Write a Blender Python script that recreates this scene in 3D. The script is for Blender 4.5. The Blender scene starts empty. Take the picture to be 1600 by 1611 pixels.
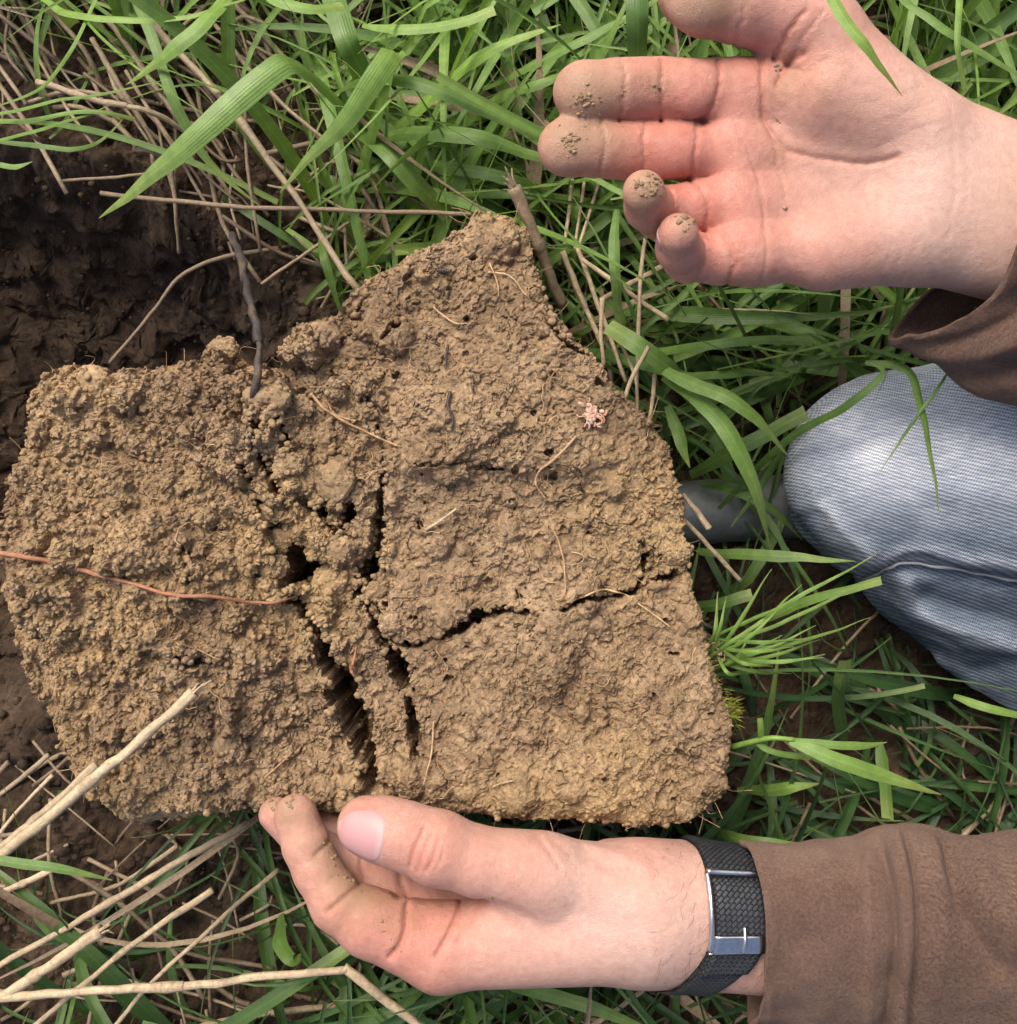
import bpy, math, random
import numpy as np
from mathutils import Vector, Matrix

random.seed(7)
RNG = np.random.default_rng(11)
rad = math.radians
SC = bpy.context.scene
COL = SC.collection

# ------------------------------------------------------------------ camera, light, exposure
CAM_H = 0.65                      # the lens is 65 cm above the turf, looking straight down
TAN = math.tan(rad(25.0))         # half of the horizontal field of view
cam_d = bpy.data.cameras.new('camera')
cam_d.sensor_fit = 'HORIZONTAL'
cam_d.angle_x = rad(50.0)
cam_d.clip_start = 0.01
cam_d.clip_end = 400.0
cam = bpy.data.objects.new('camera', cam_d)
COL.objects.link(cam)
cam.location = (0, 0, CAM_H)
SC.camera = cam

SUN_EL, SUN_AZ = 52.0, 120.0      # azimuth counted from +X towards +Y: light from the upper left
w = bpy.data.worlds.new('World'); SC.world = w; w.use_nodes = True
nt = w.node_tree; nt.nodes.clear()
sky = nt.nodes.new('ShaderNodeTexSky'); sky.sky_type = 'NISHITA'; sky.sun_disc = False
sky.sun_elevation = rad(SUN_EL); sky.sun_rotation = rad(90.0 - SUN_AZ)
sky.air_density = 0.9; sky.dust_density = 5.0; sky.ozone_density = 0.6
bg = nt.nodes.new('ShaderNodeBackground'); bg.inputs['Strength'].default_value = 0.095
wo = nt.nodes.new('ShaderNodeOutputWorld')
nt.links.new(sky.outputs[0], bg.inputs[0]); nt.links.new(bg.outputs[0], wo.inputs[0])
sd = bpy.data.lights.new('sun', 'SUN'); sd.energy = 1.5; sd.angle = rad(32.0); sd.color = (1.0, 0.93, 0.82)
sun = bpy.data.objects.new('sun', sd); COL.objects.link(sun)
ldir = Vector((math.cos(rad(SUN_EL))*math.cos(rad(SUN_AZ)), math.cos(rad(SUN_EL))*math.sin(rad(SUN_AZ)), math.sin(rad(SUN_EL))))
sun.rotation_euler = (-ldir).to_track_quat('-Z', 'Y').to_euler()
sun.location = ldir*3
SC.view_settings.view_transform = 'Standard'
SC.view_settings.look = 'None'
SC.view_settings.exposure = 1.22
SC.view_settings.gamma = 1.0
SC.cycles.max_bounces = 5
SC.cycles.diffuse_bounces = 3
SC.cycles.glossy_bounces = 2
SC.cycles.adaptive_threshold = 0.02

# ------------------------------------------------------------------ measuring: photo grid -> metres at a height
def S(z): return (CAM_H - z)*TAN/800.0
def P(px, py, z=0.0):
    s = S(z); return np.array([(px-800.0)*s, (805.5-py)*s, z])
Z0 = 0.150                        # height of the soil block's broken face
S0 = S(Z0)

# ------------------------------------------------------------------ noise
_T2 = np.random.default_rng(3).random((256, 256)).astype(np.float32)*2-1
_T3 = np.random.default_rng(4).random((64, 64, 64)).astype(np.float32)*2-1
def vn2(x, y, seed=0):
    x = np.asarray(x, np.float32)+seed*17.31; y = np.asarray(y, np.float32)+seed*9.77
    xi = np.floor(x); yi = np.floor(y); fx = x-xi; fy = y-yi
    fx = fx*fx*(3-2*fx); fy = fy*fy*(3-2*fy)
    i = xi.astype(np.int32) & 255; j = yi.astype(np.int32) & 255; i1 = (i+1) & 255; j1 = (j+1) & 255
    return (_T2[i, j]*(1-fx)+_T2[i1, j]*fx)*(1-fy)+(_T2[i, j1]*(1-fx)+_T2[i1, j1]*fx)*fy
def fbm2(x, y, scale, oct=4, seed=0, gain=0.5):
    r = 0; a = 1.0; f = 1.0/scale; n = 0
    for o in range(oct):
        r = r+a*vn2(x*f, y*f, seed+o*3); n += a; a *= gain; f *= 2.03
    return r/n
def vn3(p, scale, seed=0):
    p = np.asarray(p, np.float32)/scale+seed*13.7
    i = np.floor(p); f = p-i; f = f*f*(3-2*f); i = i.astype(np.int32) & 63; j = (i+1) & 63
    a, b, c = f[..., 0], f[..., 1], f[..., 2]
    def g(u, v, ww): return _T3[u[..., 0], v[..., 1], ww[..., 2]]
    return (((g(i, i, i)*(1-a)+g(j, i, i)*a)*(1-b)+(g(i, j, i)*(1-a)+g(j, j, i)*a)*b)*(1-c)
            + ((g(i, i, j)*(1-a)+g(j, i, j)*a)*(1-b)+(g(i, j, j)*(1-a)+g(j, j, j)*a)*b)*c)
def fbm3(p, scale, oct=3, seed=0):
    return sum(vn3(p, scale/2.0**o, seed+o)*0.5**o for o in range(oct))
def sstep(a, b, x):
    t = np.clip((x-a)/(b-a), 0, 1); return t*t*(3-2*t)

def poly_sdf(px, py, poly):          # positive inside
    poly = np.array(poly, np.float32); d = np.full(px.shape, 1e9, np.float32); ins = np.zeros(px.shape, bool)
    for k in range(len(poly)):
        ax, ay = poly[k]; bx, by = poly[(k+1) % len(poly)]
        ex, ey = bx-ax, by-ay
        t = np.clip(((px-ax)*ex+(py-ay)*ey)/(ex*ex+ey*ey+1e-9), 0, 1)
        d = np.minimum(d, (px-ax-t*ex)**2+(py-ay-t*ey)**2)
        if ey != 0:
            c = (ay > py) != (by > py)
            ins ^= c & (px < ex*(py-ay)/ey+ax)
    d = np.sqrt(d)
    return np.where(ins, d, -d)
def line_dist(px, py, pts, w=None):  # distance to an open polyline and width there
    d = np.full(px.shape, 1e9, np.float32); wd = np.zeros(px.shape, np.float32)
    for k in range(len(pts)-1):
        ax, ay = pts[k][:2]; bx, by = pts[k+1][:2]; ex, ey = bx-ax, by-ay
        t = np.clip(((px-ax)*ex+(py-ay)*ey)/(ex*ex+ey*ey+1e-9), 0, 1)
        q = np.sqrt((px-ax-t*ex)**2+(py-ay-t*ey)**2)
        if w is not None:
            wd = np.where(q < d, w[k]*(1-t)+w[k+1]*t, wd)
        d = np.minimum(d, q)
    return (d, wd) if w is not None else d
def spline(pts, n):                  # Catmull-Rom through points of any dimension
    p = np.array(pts, float); m = len(p)
    if m == 2:
        t = np.linspace(0, 1, n)[:, None]; return p[0]*(1-t)+p[1]*t
    q = np.vstack([2*p[0]-p[1], p, 2*p[-1]-p[-2]]); out = []
    for u in np.linspace(0, m-1, n):
        i = min(int(u), m-2); t = u-i; a, b, c, d = q[i], q[i+1], q[i+2], q[i+3]
        out.append(0.5*((2*b)+(-a+c)*t+(2*a-5*b+4*c-d)*t*t+(-a+3*b-3*c+d)*t**3))
    return np.array(out)

# ------------------------------------------------------------------ mesh and object helpers
def mesh_np(name, V, F, smooth=True, attrs=None):
    V = np.ascontiguousarray(V, np.float32); F = np.asarray(F, np.int32); k = F.shape[1]
    me = bpy.data.meshes.new(name)
    me.vertices.add(len(V)); me.vertices.foreach_set('co', V.ravel())
    me.loops.add(F.size); me.loops.foreach_set('vertex_index', F.ravel())
    me.polygons.add(len(F)); me.polygons.foreach_set('loop_start', np.arange(0, F.size, k, dtype=np.int32))
    me.polygons.foreach_set('use_smooth', np.full(len(F), smooth, bool))
    me.update(calc_edges=True); me.validate()
    for a, v in (attrs or {}).items():
        at = me.attributes.new(a, 'FLOAT', 'POINT'); at.data.foreach_set('value', np.ascontiguousarray(v, np.float32))
    return me
def obj(name, me, mat=None, parent=None, label=None, cat=None, group=None, kind=None):
    o = bpy.data.objects.new(name, me); COL.objects.link(o)
    if mat is not None and me is not None:
        me.materials.clear(); me.materials.append(mat)
    if parent is not None: o.parent = parent
    for k, v in (('label', label), ('category', cat), ('group', group), ('kind', kind)):
        if v: o[k] = v
    return o
def empty(name, loc, label, cat, group=None):
    return obj(name, None, None, None, label, cat, group)   # parts carry world coordinates
class Soup:
    def __init__(s): s.V = []; s.F = []; s.A = {}; s.n = 0
    def add(s, V, F, **attrs):
        V = np.asarray(V); s.V.append(V); s.F.append(np.asarray(F)+s.n); s.n += len(V)
        for k, v in attrs.items(): s.A.setdefault(k, []).append(np.broadcast_to(v, (len(V),)))
    def mesh(s, name, smooth=True):
        return mesh_np(name, np.vstack(s.V), np.vstack(s.F), smooth, {k: np.concatenate(v) for k, v in s.A.items()})

def frames(p):
    t = np.gradient(p, axis=0); t /= np.linalg.norm(t, axis=1)[:, None]+1e-12
    up = np.array([0.13, 0.21, 1.0]); n = []
    for i in range(len(p)):
        u = up-t[i]*np.dot(up, t[i])
        if np.linalg.norm(u) < 1e-4: u = np.array([1, 0, 0])-t[i]*t[i][0]
        u /= np.linalg.norm(u); n.append(u); up = u
    n = np.array(n); return t, n, np.cross(t, n)
def tube(p, r, sides=8, cap=True, rough=0.0, seed=0):
    p = np.asarray(p, float); m = len(p); r = np.broadcast_to(np.asarray(r, float), (m,))
    t, n, b = frames(p); a = np.linspace(0, 2*math.pi, sides, endpoint=False)
    V = p[:, None]+(r[:, None]*1.0)[..., None]*(np.cos(a)[None, :, None]*n[:, None]+np.sin(a)[None, :, None]*b[:, None])
    V = V.reshape(-1, 3)
    if rough:
        V = V+rough*np.stack([vn3(V, 0.006, seed+k) for k in range(3)], 1)
    i = np.arange(m-1)[:, None]*sides; j = np.arange(sides)[None]; k = (j+1) % sides
    F = np.stack([i+j, i+k, i+sides+k, i+sides+j], -1).reshape(-1, 4)
    if cap:
        V = np.vstack([V, p[0], p[-1]]); c0 = m*sides; jj = np.arange(sides); kk = (jj+1) % sides; l = (m-1)*sides
        h = sides//2
        q0 = np.array([[c0, (2*x+2) % sides, (2*x+1) % sides, 2*x] for x in range(h)])
        q1 = np.array([[c0+1, l+2*x, l+(2*x+1) % sides, l+(2*x+2) % sides] for x in range(h)])
        F = np.vstack([F, q0, q1])
    al = np.concatenate([np.repeat(np.linspace(0, 1, m), sides), [0, 1] if cap else []])
    return V, F, al
def ribbon(p, wd, fold=0.25, twist=0.0, side=None, across=5):
    """A leaf blade: p centre line, wd width along it; folded along its midrib."""
    p = np.asarray(p, float); m = len(p); t, n, b = frames(p)
    if side is not None:
        b = np.cross(t, np.broadcast_to(side, t.shape)); b = -b/(np.linalg.norm(b, axis=1)[:, None]+1e-9); n = np.cross(b, t)
    tw = np.broadcast_to(np.asarray(twist, float), (m,)) if np.ndim(twist) else np.linspace(0, twist, m)
    c, s_ = np.cos(tw)[:, None], np.sin(tw)[:, None]
    b2 = b*c+n*s_; n2 = n*c-b*s_
    u = np.linspace(-1, 1, across)
    V = p[:, None]+(wd[:, None]*0.5*u[None])[..., None]*b2[:, None]+(np.abs(u)[None]*wd[:, None]*0.5*fold)[..., None]*n2[:, None]
    V = V.reshape(-1, 3); i = np.arange(m-1)[:, None]*across; j = np.arange(across-1)[None]
    F = np.stack([i+j, i+j+1, i+across+j+1, i+across+j], -1).reshape(-1, 4)
    return V, F, np.repeat(np.linspace(0, 1, m), across), np.tile(u, m)
_ico = None
def lump(seed):
    """one irregular crumb of about unit radius"""
    import bmesh
    global _ico
    if _ico is None:
        bm = bmesh.new(); bmesh.ops.create_icosphere(bm, subdivisions=1, radius=1.0)
        _ico = (np.array([v.co[:] for v in bm.verts]), np.array([[v.index for v in f.verts] for f in bm.faces])); bm.free()
    V, F = _ico
    r = 1+0.30*vn3(V+seed*3.1, 0.9, seed)+0.16*vn3(V+seed, 0.42, seed+5)
    return V*r[:, None]*np.array([1.0, 0.85, 0.75]), F

# ------------------------------------------------------------------ materials
def mat(name):
    m = bpy.data.materials.new(name); m.use_nodes = True; n = m.node_tree.nodes
    return m, m.node_tree, n['Principled BSDF']
def N(nt, t, **kw):
    n = nt.nodes.new('ShaderNode'+t)
    for k, v in kw.items():
        if k in n.inputs: n.inputs[k].default_value = v
        else: setattr(n, k, v)
    return n
def L(nt, a, b): nt.links.new(a, b)
def ramp(nt, fac, stops):
    r = nt.nodes.new('ShaderNodeValToRGB'); e = r.color_ramp.elements
    while len(e) < len(stops): e.new(0.5)
    for x, (p, c) in zip(e, stops): x.position = p; x.color = (*c, 1)
    if fac is not None: L(nt, fac, r.inputs[0])
    return r
def mixc(nt, fac, a, b, mode='MIX'):
    m = nt.nodes.new('ShaderNodeMix'); m.data_type = 'RGBA'; m.blend_type = mode
    for v, i in ((fac, 0), (a, 6), (b, 7)):
        if hasattr(v, 'links') or hasattr(v, 'is_linked'): L(nt, v, m.inputs[i])
        else: m.inputs[i].default_value = v if i == 0 else (*v, 1)
    return m.outputs[2]
def noise(nt, scale, detail=4, rough=0.6, coord=None, dist=0.0):
    n = N(nt, 'TexNoise', Scale=scale, Detail=detail, Roughness=rough, Distortion=dist)
    c = coord or N(nt, 'TexCoord').outputs['Object']; L(nt, c, n.inputs['Vector']); return n.outputs['Fac']
def bump(nt, h, dist, strength=1.0, nrm=None):
    b = N(nt, 'Bump', Strength=strength, Distance=dist); L(nt, h, b.inputs['Height'])
    if nrm is not None: L(nt, nrm, b.inputs['Normal'])
    return b.outputs['Normal']
def attr(nt, name):
    a = nt.nodes.new('ShaderNodeAttribute'); a.attribute_name = name; return a.outputs['Fac']

def soil_material(name, dark, mid, light, ochre):
    m, nt, p = mat(name)
    a = noise(nt, 24, 3, 0.62); b = noise(nt, 260, 3, 0.75); c = noise(nt, 9, 2, 0.5)
    col = ramp(nt, a, [(0.30, dark), (0.5, mid), (0.72, light)]).outputs[0]
    col = mixc(nt, ramp(nt, c, [(0.42, (0, 0, 0)), (0.66, (1, 1, 1))]).outputs[0], col, ochre)
    dmp = noise(nt, 42, 3, 0.6, dist=0.6)
    col = mixc(nt, ramp(nt, dmp, [(0.56, (0, 0, 0)), (0.70, (0.6, 0.6, 0.6))]).outputs[0], col, dark)
    f = ramp(nt, b, [(0.25, (0.62, 0.62, 0.62)), (0.7, (1.22, 1.2, 1.16))]).outputs[0]
    col = mixc(nt, 1.0, col, f, 'MULTIPLY')
    vo = N(nt, 'TexVoronoi', Scale=520.0); L(nt, N(nt, 'TexCoord').outputs['Object'], vo.inputs['Vector'])
    col = mixc(nt, 1.0, col, ramp(nt, vo.outputs['Color'], [(0.15, (0.80, 0.79, 0.78)), (0.85, (1.20, 1.20, 1.19))]).outputs[0], 'MULTIPLY')
    L(nt, col, p.inputs['Base Color']); p.inputs['Roughness'].default_value = 0.95
    p.inputs['Specular IOR Level'].default_value = 0.25
    h1 = noise(nt, 1100, 4, 0.8)
    L(nt, bump(nt, h1, 0.0010, 0.8), p.inputs['Normal'])
    return m
M = {}
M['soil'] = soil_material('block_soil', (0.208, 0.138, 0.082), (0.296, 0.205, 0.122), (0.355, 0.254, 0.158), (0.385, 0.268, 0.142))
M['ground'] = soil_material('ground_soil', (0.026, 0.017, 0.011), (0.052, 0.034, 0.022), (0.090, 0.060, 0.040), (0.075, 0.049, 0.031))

def leaf_material(name, lo, hi, tipc):
    m, nt, p = mat(name)
    t = attr(nt, 'tone'); al = attr(nt, 'along'); ac = attr(nt, 'across')
    col = ramp(nt, t, [(0.0, lo), (1.0, hi)]).outputs[0]
    tip = ramp(nt, al, [(0.62, (0, 0, 0)), (1.0, (0.75, 0.75, 0.75))]).outputs[0]
    col = mixc(nt, tip, col, tipc)
    # lengthwise veins from the across coordinate, pale midrib
    mm = N(nt, 'Math', operation='MULTIPLY'); L(nt, ac, mm.inputs[0]); mm.inputs[1].default_value = 26.0
    sn = N(nt, 'Math', operation='SINE'); L(nt, mm.outputs[0], sn.inputs[0])
    ab = N(nt, 'Math', operation='ABSOLUTE'); L(nt, ac, ab.inputs[0])
    rib = ramp(nt, ab.outputs[0], [(0.0, (1.25, 1.22, 1.2)), (0.16, (1, 1, 1))]).outputs[0]
    col = mixc(nt, 1.0, col, rib, 'MULTIPLY')
    bl = noise(nt, 140, 3, 0.6); col = mixc(nt, 1.0, col, ramp(nt, bl, [(0.3, (0.78, 0.8, 0.75)), (0.7, (1.15, 1.12, 1.1))]).outputs[0], 'MULTIPLY')
    sp = noise(nt, 60, 4, 0.7); br = ramp(nt, sp, [(0.72, (0, 0, 0)), (0.80, (0.7, 0.7, 0.7))]).outputs[0]
    col = mixc(nt, br, col, (0.24, 0.16, 0.06))
    L(nt, col, p.inputs['Base Color']); p.inputs['Roughness'].default_value = 0.42
    p.inputs['Specular IOR Level'].default_value = 0.45
    L(nt, bump(nt, sn.outputs[0], 0.00008, 0.5), p.inputs['Normal'])
    tr = N(nt, 'BsdfTranslucent'); tc = mixc(nt, 1.0, col, (1.5, 1.5, 0.7), 'MULTIPLY'); L(nt, tc, tr.inputs['Color'])
    mx = N(nt, 'MixShader'); mx.inputs[0].default_value = 0.30
    out = nt.nodes['Material Output']
    L(nt, p.outputs[0], mx.inputs[1]); L(nt, tr.outputs[0], mx.inputs[2]); L(nt, mx.outputs[0], out.inputs[0])
    return m
M['leaf'] = leaf_material('grass_leaf', (0.022, 0.066, 0.024), (0.215, 0.350, 0.075), (0.28, 0.35, 0.11))
M['moss'] = leaf_material('moss_leaf', (0.10, 0.13, 0.02), (0.27, 0.27, 0.03), (0.3, 0.3, 0.05))

def straw_material(name, a, b, c):
    m, nt, p = mat(name)
    t = attr(nt, 'tone'); base = ramp(nt, t, [(0, a), (1, b)]).outputs[0]
    cx = N(nt, 'CombineXYZ'); ar = N(nt, 'Math', operation='MULTIPLY'); L(nt, attr(nt, 'around'), ar.inputs[0]); ar.inputs[1].default_value = 22.0
    al2 = N(nt, 'Math', operation='MULTIPLY'); L(nt, attr(nt, 'along'), al2.inputs[0]); al2.inputs[1].default_value = 3.0
    L(nt, ar.outputs[0], cx.inputs[0]); L(nt, al2.outputs[0], cx.inputs[1]); st = noise(nt, 1.0, 3, 0.7, cx.outputs[0])
    base = mixc(nt, 1.0, base, ramp(nt, st, [(0.3, (0.74, 0.72, 0.70)), (0.7, (1.18, 1.17, 1.16))]).outputs[0], 'MULTIPLY')
    tc = N(nt, 'TexCoord'); n1 = noise(nt, 55, 5, 0.7); n2 = noise(nt, 420, 4, 0.75)
    col = mixc(nt, ramp(nt, n1, [(0.52, (0, 0, 0)), (0.68, (0.8, 0.8, 0.8))]).outputs[0], base, c)
    col = mixc(nt, 1.0, col, ramp(nt, n2, [(0.3, (0.62, 0.6, 0.58)), (0.7, (1.2, 1.2, 1.2))]).outputs[0], 'MULTIPLY')
    L(nt, col, p.inputs['Base Color']); p.inputs['Roughness'].default_value = 0.62
    L(nt, bump(nt, st, 0.0006, 0.8, bump(nt, n2, 0.0006, 0.5)), p.inputs['Normal'])
    return m
M['straw'] = straw_material('dry_straw', (0.13, 0.086, 0.052), (0.58, 0.455, 0.29), (0.25, 0.19, 0.125))
M['twig'] = straw_material('dark_twig', (0.020, 0.015, 0.016), (0.06, 0.044, 0.036), (0.17, 0.12, 0.08))
M['root'] = straw_material('pale_root', (0.40, 0.24, 0.12), (0.60, 0.43, 0.24), (0.33, 0.2, 0.11))
M['redroot'] = straw_material('red_root', (0.36, 0.125, 0.06), (0.46, 0.27, 0.15), (0.34, 0.22, 0.14))

def skin_material():
    m, nt, p = mat('skin')
    red = attr(nt, 'red'); dirt = attr(nt, 'dirt'); pale = attr(nt, 'pale')
    n1 = noise(nt, 45, 3, 0.65); n2 = noise(nt, 300, 3, 0.65); n3 = noise(nt, 110, 4, 0.75)
    base = ramp(nt, n1, [(0.34, (0.470, 0.252, 0.190)), (0.7, (0.515, 0.300, 0.235))]).outputs[0]
    base = mixc(nt, pale, base, (0.53, 0.355, 0.290))
    rm = N(nt, 'Math', operation='MULTIPLY'); L(nt, red, rm.inputs[0]); L(nt, ramp(nt, n3, [(0.3, (0.45, 0.45, 0.45)), (0.7, (1.25, 1.25, 1.25))]).outputs[0], rm.inputs[1])
    base = mixc(nt, rm.outputs[0], base, (0.46, 0.145, 0.105))
    base = mixc(nt, 1.0, base, ramp(nt, n2, [(0.3, (0.92, 0.88, 0.87)), (0.7, (1.06, 1.07, 1.07))]).outputs[0], 'MULTIPLY')
    ad = N(nt, 'Math', operation='MULTIPLY_ADD'); L(nt, n3, ad.inputs[0]); ad.inputs[1].default_value = 0.75
    dh = N(nt, 'Math', operation='MULTIPLY'); L(nt, dirt, dh.inputs[0]); dh.inputs[1].default_value = 0.5; L(nt, dh.outputs[0], ad.inputs[2])
    dm = ramp(nt, ad.outputs[0], [(0.44, (0, 0, 0)), (0.60, (0.38, 0.38, 0.38)), (0.90, (0.80, 0.80, 0.80))]).outputs[0]
    col = mixc(nt, dm, base, (0.30, 0.19, 0.115))
    L(nt, col, p.inputs['Base Color'])
    p.inputs['Roughness'].default_value = 0.48
    p.inputs['Specular IOR Level'].default_value = 0.38
    p.inputs['Subsurface Weight'].default_value = 0.22
    p.inputs['Subsurface Radius'].default_value = (1.0, 0.35, 0.2)
    p.inputs['Subsurface Scale'].default_value = 0.004
    v = N(nt, 'TexVoronoi', Scale=1150.0); v.feature = 'DISTANCE_TO_EDGE'
    L(nt, N(nt, 'TexCoord').outputs['Object'], v.inputs['Vector'])
    vr = ramp(nt, v.outputs['Distance'], [(0.0, (0, 0, 0)), (0.12, (1, 1, 1))]).outputs[0]
    L(nt, bump(nt, vr, 0.00022, 0.55, bump(nt, n2, 0.0009, 0.45, bump(nt, n3, 0.0014, 0.30))), p.inputs['Normal'])
    return m
M['skin'] = skin_material()
def plain(name, col, rough, metal=0.0, spec=0.5):
    m, nt, p = mat(name); p.inputs['Base Color'].default_value = (*col, 1); p.inputs['Roughness'].default_value = rough
    p.inputs['Metallic'].default_value = metal; p.inputs['Specular IOR Level'].default_value = spec
    n1 = noise(nt, 300, 4, 0.7)
    c = mixc(nt, 1.0, col, ramp(nt, n1, [(0.3, (0.82, 0.82, 0.82)), (0.7, (1.12, 1.12, 1.12))]).outputs[0], 'MULTIPLY')
    L(nt, c, p.inputs['Base Color'])
    L(nt, bump(nt, n1, 0.0003, 0.3), p.inputs['Normal']); return m
def nail_material():
    m, nt, p = mat('nail'); al = attr(nt, 'along'); n1 = noise(nt, 260, 3, 0.6)
    a = N(nt, 'Math', operation='MULTIPLY_ADD'); L(nt, al, a.inputs[0]); a.inputs[1].default_value = 0.5; a.inputs[2].default_value = 0.5
    c = ramp(nt, a.outputs[0], [(0.0, (0.46, 0.29, 0.26)), (0.10, (0.48, 0.31, 0.29)), (0.20, (0.45, 0.24, 0.235)), (0.90, (0.46, 0.235, 0.235)), (0.97, (0.50, 0.38, 0.32))]).outputs[0]
    L(nt, c, p.inputs['Base Color']); p.inputs['Roughness'].default_value = 0.5; p.inputs['Subsurface Weight'].default_value = 0.1; p.inputs['Subsurface Scale'].default_value = 0.003
    L(nt, bump(nt, n1, 0.0003, 0.15), p.inputs['Normal']); return m
M['nail'] = nail_material()
M['hair'] = plain('arm_hair', (0.12, 0.07, 0.04), 0.5)
M['steel'] = plain('brushed_steel', (0.62, 0.60, 0.58), 0.22, 1.0)
M['pipe'] = plain('dull_metal_tube', (0.16, 0.17, 0.165), 0.5, 0.6)
M['chitin'] = plain('chitin', (0.055, 0.035, 0.03), 0.3)
M['shoe'] = plain('dark_cloth', (0.10, 0.11, 0.12), 0.8)

def fleece_material():
    m, nt, p = mat('brown_fleece')
    n1 = noise(nt, 30, 4, 0.6); n2 = noise(nt, 700, 5, 0.75); n3 = noise(nt, 2200, 2, 0.6)
    v = N(nt, 'TexVoronoi', Scale=620.0, Randomness=1.0); v.feature = 'SMOOTH_F1'
    d = N(nt, 'TexNoise', Scale=200.0, Detail=2.0); tc = N(nt, 'TexCoord')
    L(nt, tc.outputs['Object'], d.inputs['Vector'])
    mv = N(nt, 'Vector' 'Math') if False else nt.nodes.new('ShaderNodeVectorMath'); mv.operation = 'MULTIPLY_ADD'
    L(nt, d.outputs['Color'], mv.inputs[0]); mv.inputs[1].default_value = (0.0016, 0.0016, 0.0016); L(nt, tc.outputs['Object'], mv.inputs[2])
    L(nt, mv.outputs[0], v.inputs['Vector'])
    pill = attr(nt, 'pill')
    col = ramp(nt, n1, [(0.3, (0.110, 0.066, 0.049)), (0.7, (0.150, 0.094, 0.072))]).outputs[0]
    col = mixc(nt, 1.0, col, ramp(nt, n2, [(0.30, (0.52, 0.50, 0.48)), (0.70, (1.34, 1.32, 1.30))]).outputs[0], 'MULTIPLY')
    L(nt, col, p.inputs['Base Color']); p.inputs['Roughness'].default_value = 1.0
    p.inputs['Specular IOR Level'].default_value = 0.08
    p.inputs['Sheen Weight'].default_value = 0.35; p.inputs['Sheen Roughness'].default_value = 0.4
    p.inputs['Sheen Tint'].default_value = (0.75, 0.55, 0.45, 1)
    b1 = N(nt, 'Bump', Distance=0.0016); L(nt, v.outputs['Distance'], b1.inputs['Height']); b1.invert = True; L(nt, pill, b1.inputs['Strength'])
    L(nt, bump(nt, n2, 0.0020, 0.85, bump(nt, n3, 0.0005, 0.5, b1.outputs[0])), p.inputs['Normal'])
    return m
M['fleece'] = fleece_material()
def denim_material():
    m, nt, p = mat('faded_denim')
    wear = attr(nt, 'wear'); tc = N(nt, 'TexCoord')
    mp = N(nt, 'Mapping'); mp.inputs['Rotation'].default_value = (0, 0, rad(21)); L(nt, tc.outputs['Object'], mp.inputs['Vector'])
    wv = N(nt, 'TexWave', Scale=185.0, Distortion=1.4, Detail=2.0); wv.inputs['Detail Scale'].default_value = 3.0
    wv.wave_type = 'BANDS'; wv.bands_direction = 'Y'; L(nt, mp.outputs[0], wv.inputs['Vector'])
    mp2 = N(nt, 'Mapping'); mp2.inputs['Rotation'].default_value = (0, 0, rad(-62)); L(nt, tc.outputs['Object'], mp2.inputs['Vector'])
    w2 = N(nt, 'TexWave', Scale=330.0, Distortion=1.6, Detail=2.0); w2.bands_direction = 'Y'; L(nt, mp2.outputs[0], w2.inputs['Vector'])
    mp3 = N(nt, 'Mapping'); mp3.inputs['Scale'].default_value = (60, 900, 200); L(nt, tc.outputs['Object'], mp3.inputs['Vector'])
    sl = N(nt, 'TexNoise', Scale=1.0, Detail=3.0); L(nt, mp3.outputs[0], sl.inputs['Vector'])
    n1 = noise(nt, 35, 5, 0.65); n2 = noise(nt, 1000, 3, 0.7)
    col = ramp(nt, wear, [(0.0, (0.055, 0.080, 0.115)), (0.40, (0.190, 0.225, 0.270)), (1.0, (0.56, 0.575, 0.62))]).outputs[0]
    col = mixc(nt, 1.0, col, ramp(nt, n1, [(0.3, (0.78, 0.8, 0.84)), (0.7, (1.18, 1.16, 1.12))]).outputs[0], 'MULTIPLY')
    tw = mixc(nt, 0.44, wv.outputs['Color'], w2.outputs['Color'])
    col = mixc(nt, 1.0, col, ramp(nt, tw, [(0.27, (0.52, 0.57, 0.63)), (0.68, (1.24, 1.21, 1.18))]).outputs[0], 'MULTIPLY')
    col = mixc(nt, 1.0, col, ramp(nt, sl.outputs['Fac'], [(0.3, (0.72, 0.76, 0.82)), (0.7, (1.2, 1.18, 1.15))]).outputs[0], 'MULTIPLY')
    L(nt, col, p.inputs['Base Color']); p.inputs['Roughness'].default_value = 0.95
    p.inputs['Specular IOR Level'].default_value = 0.12
    L(nt, bump(nt, tw, 0.0006, 0.6, bump(nt, n2, 0.0005, 0.4)), p.inputs['Normal'])
    return m
M['denim'] = denim_material()
M['thread'] = plain('pale_seam_thread', (0.27, 0.28, 0.30), 0.95, 0.0, 0.1)
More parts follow.
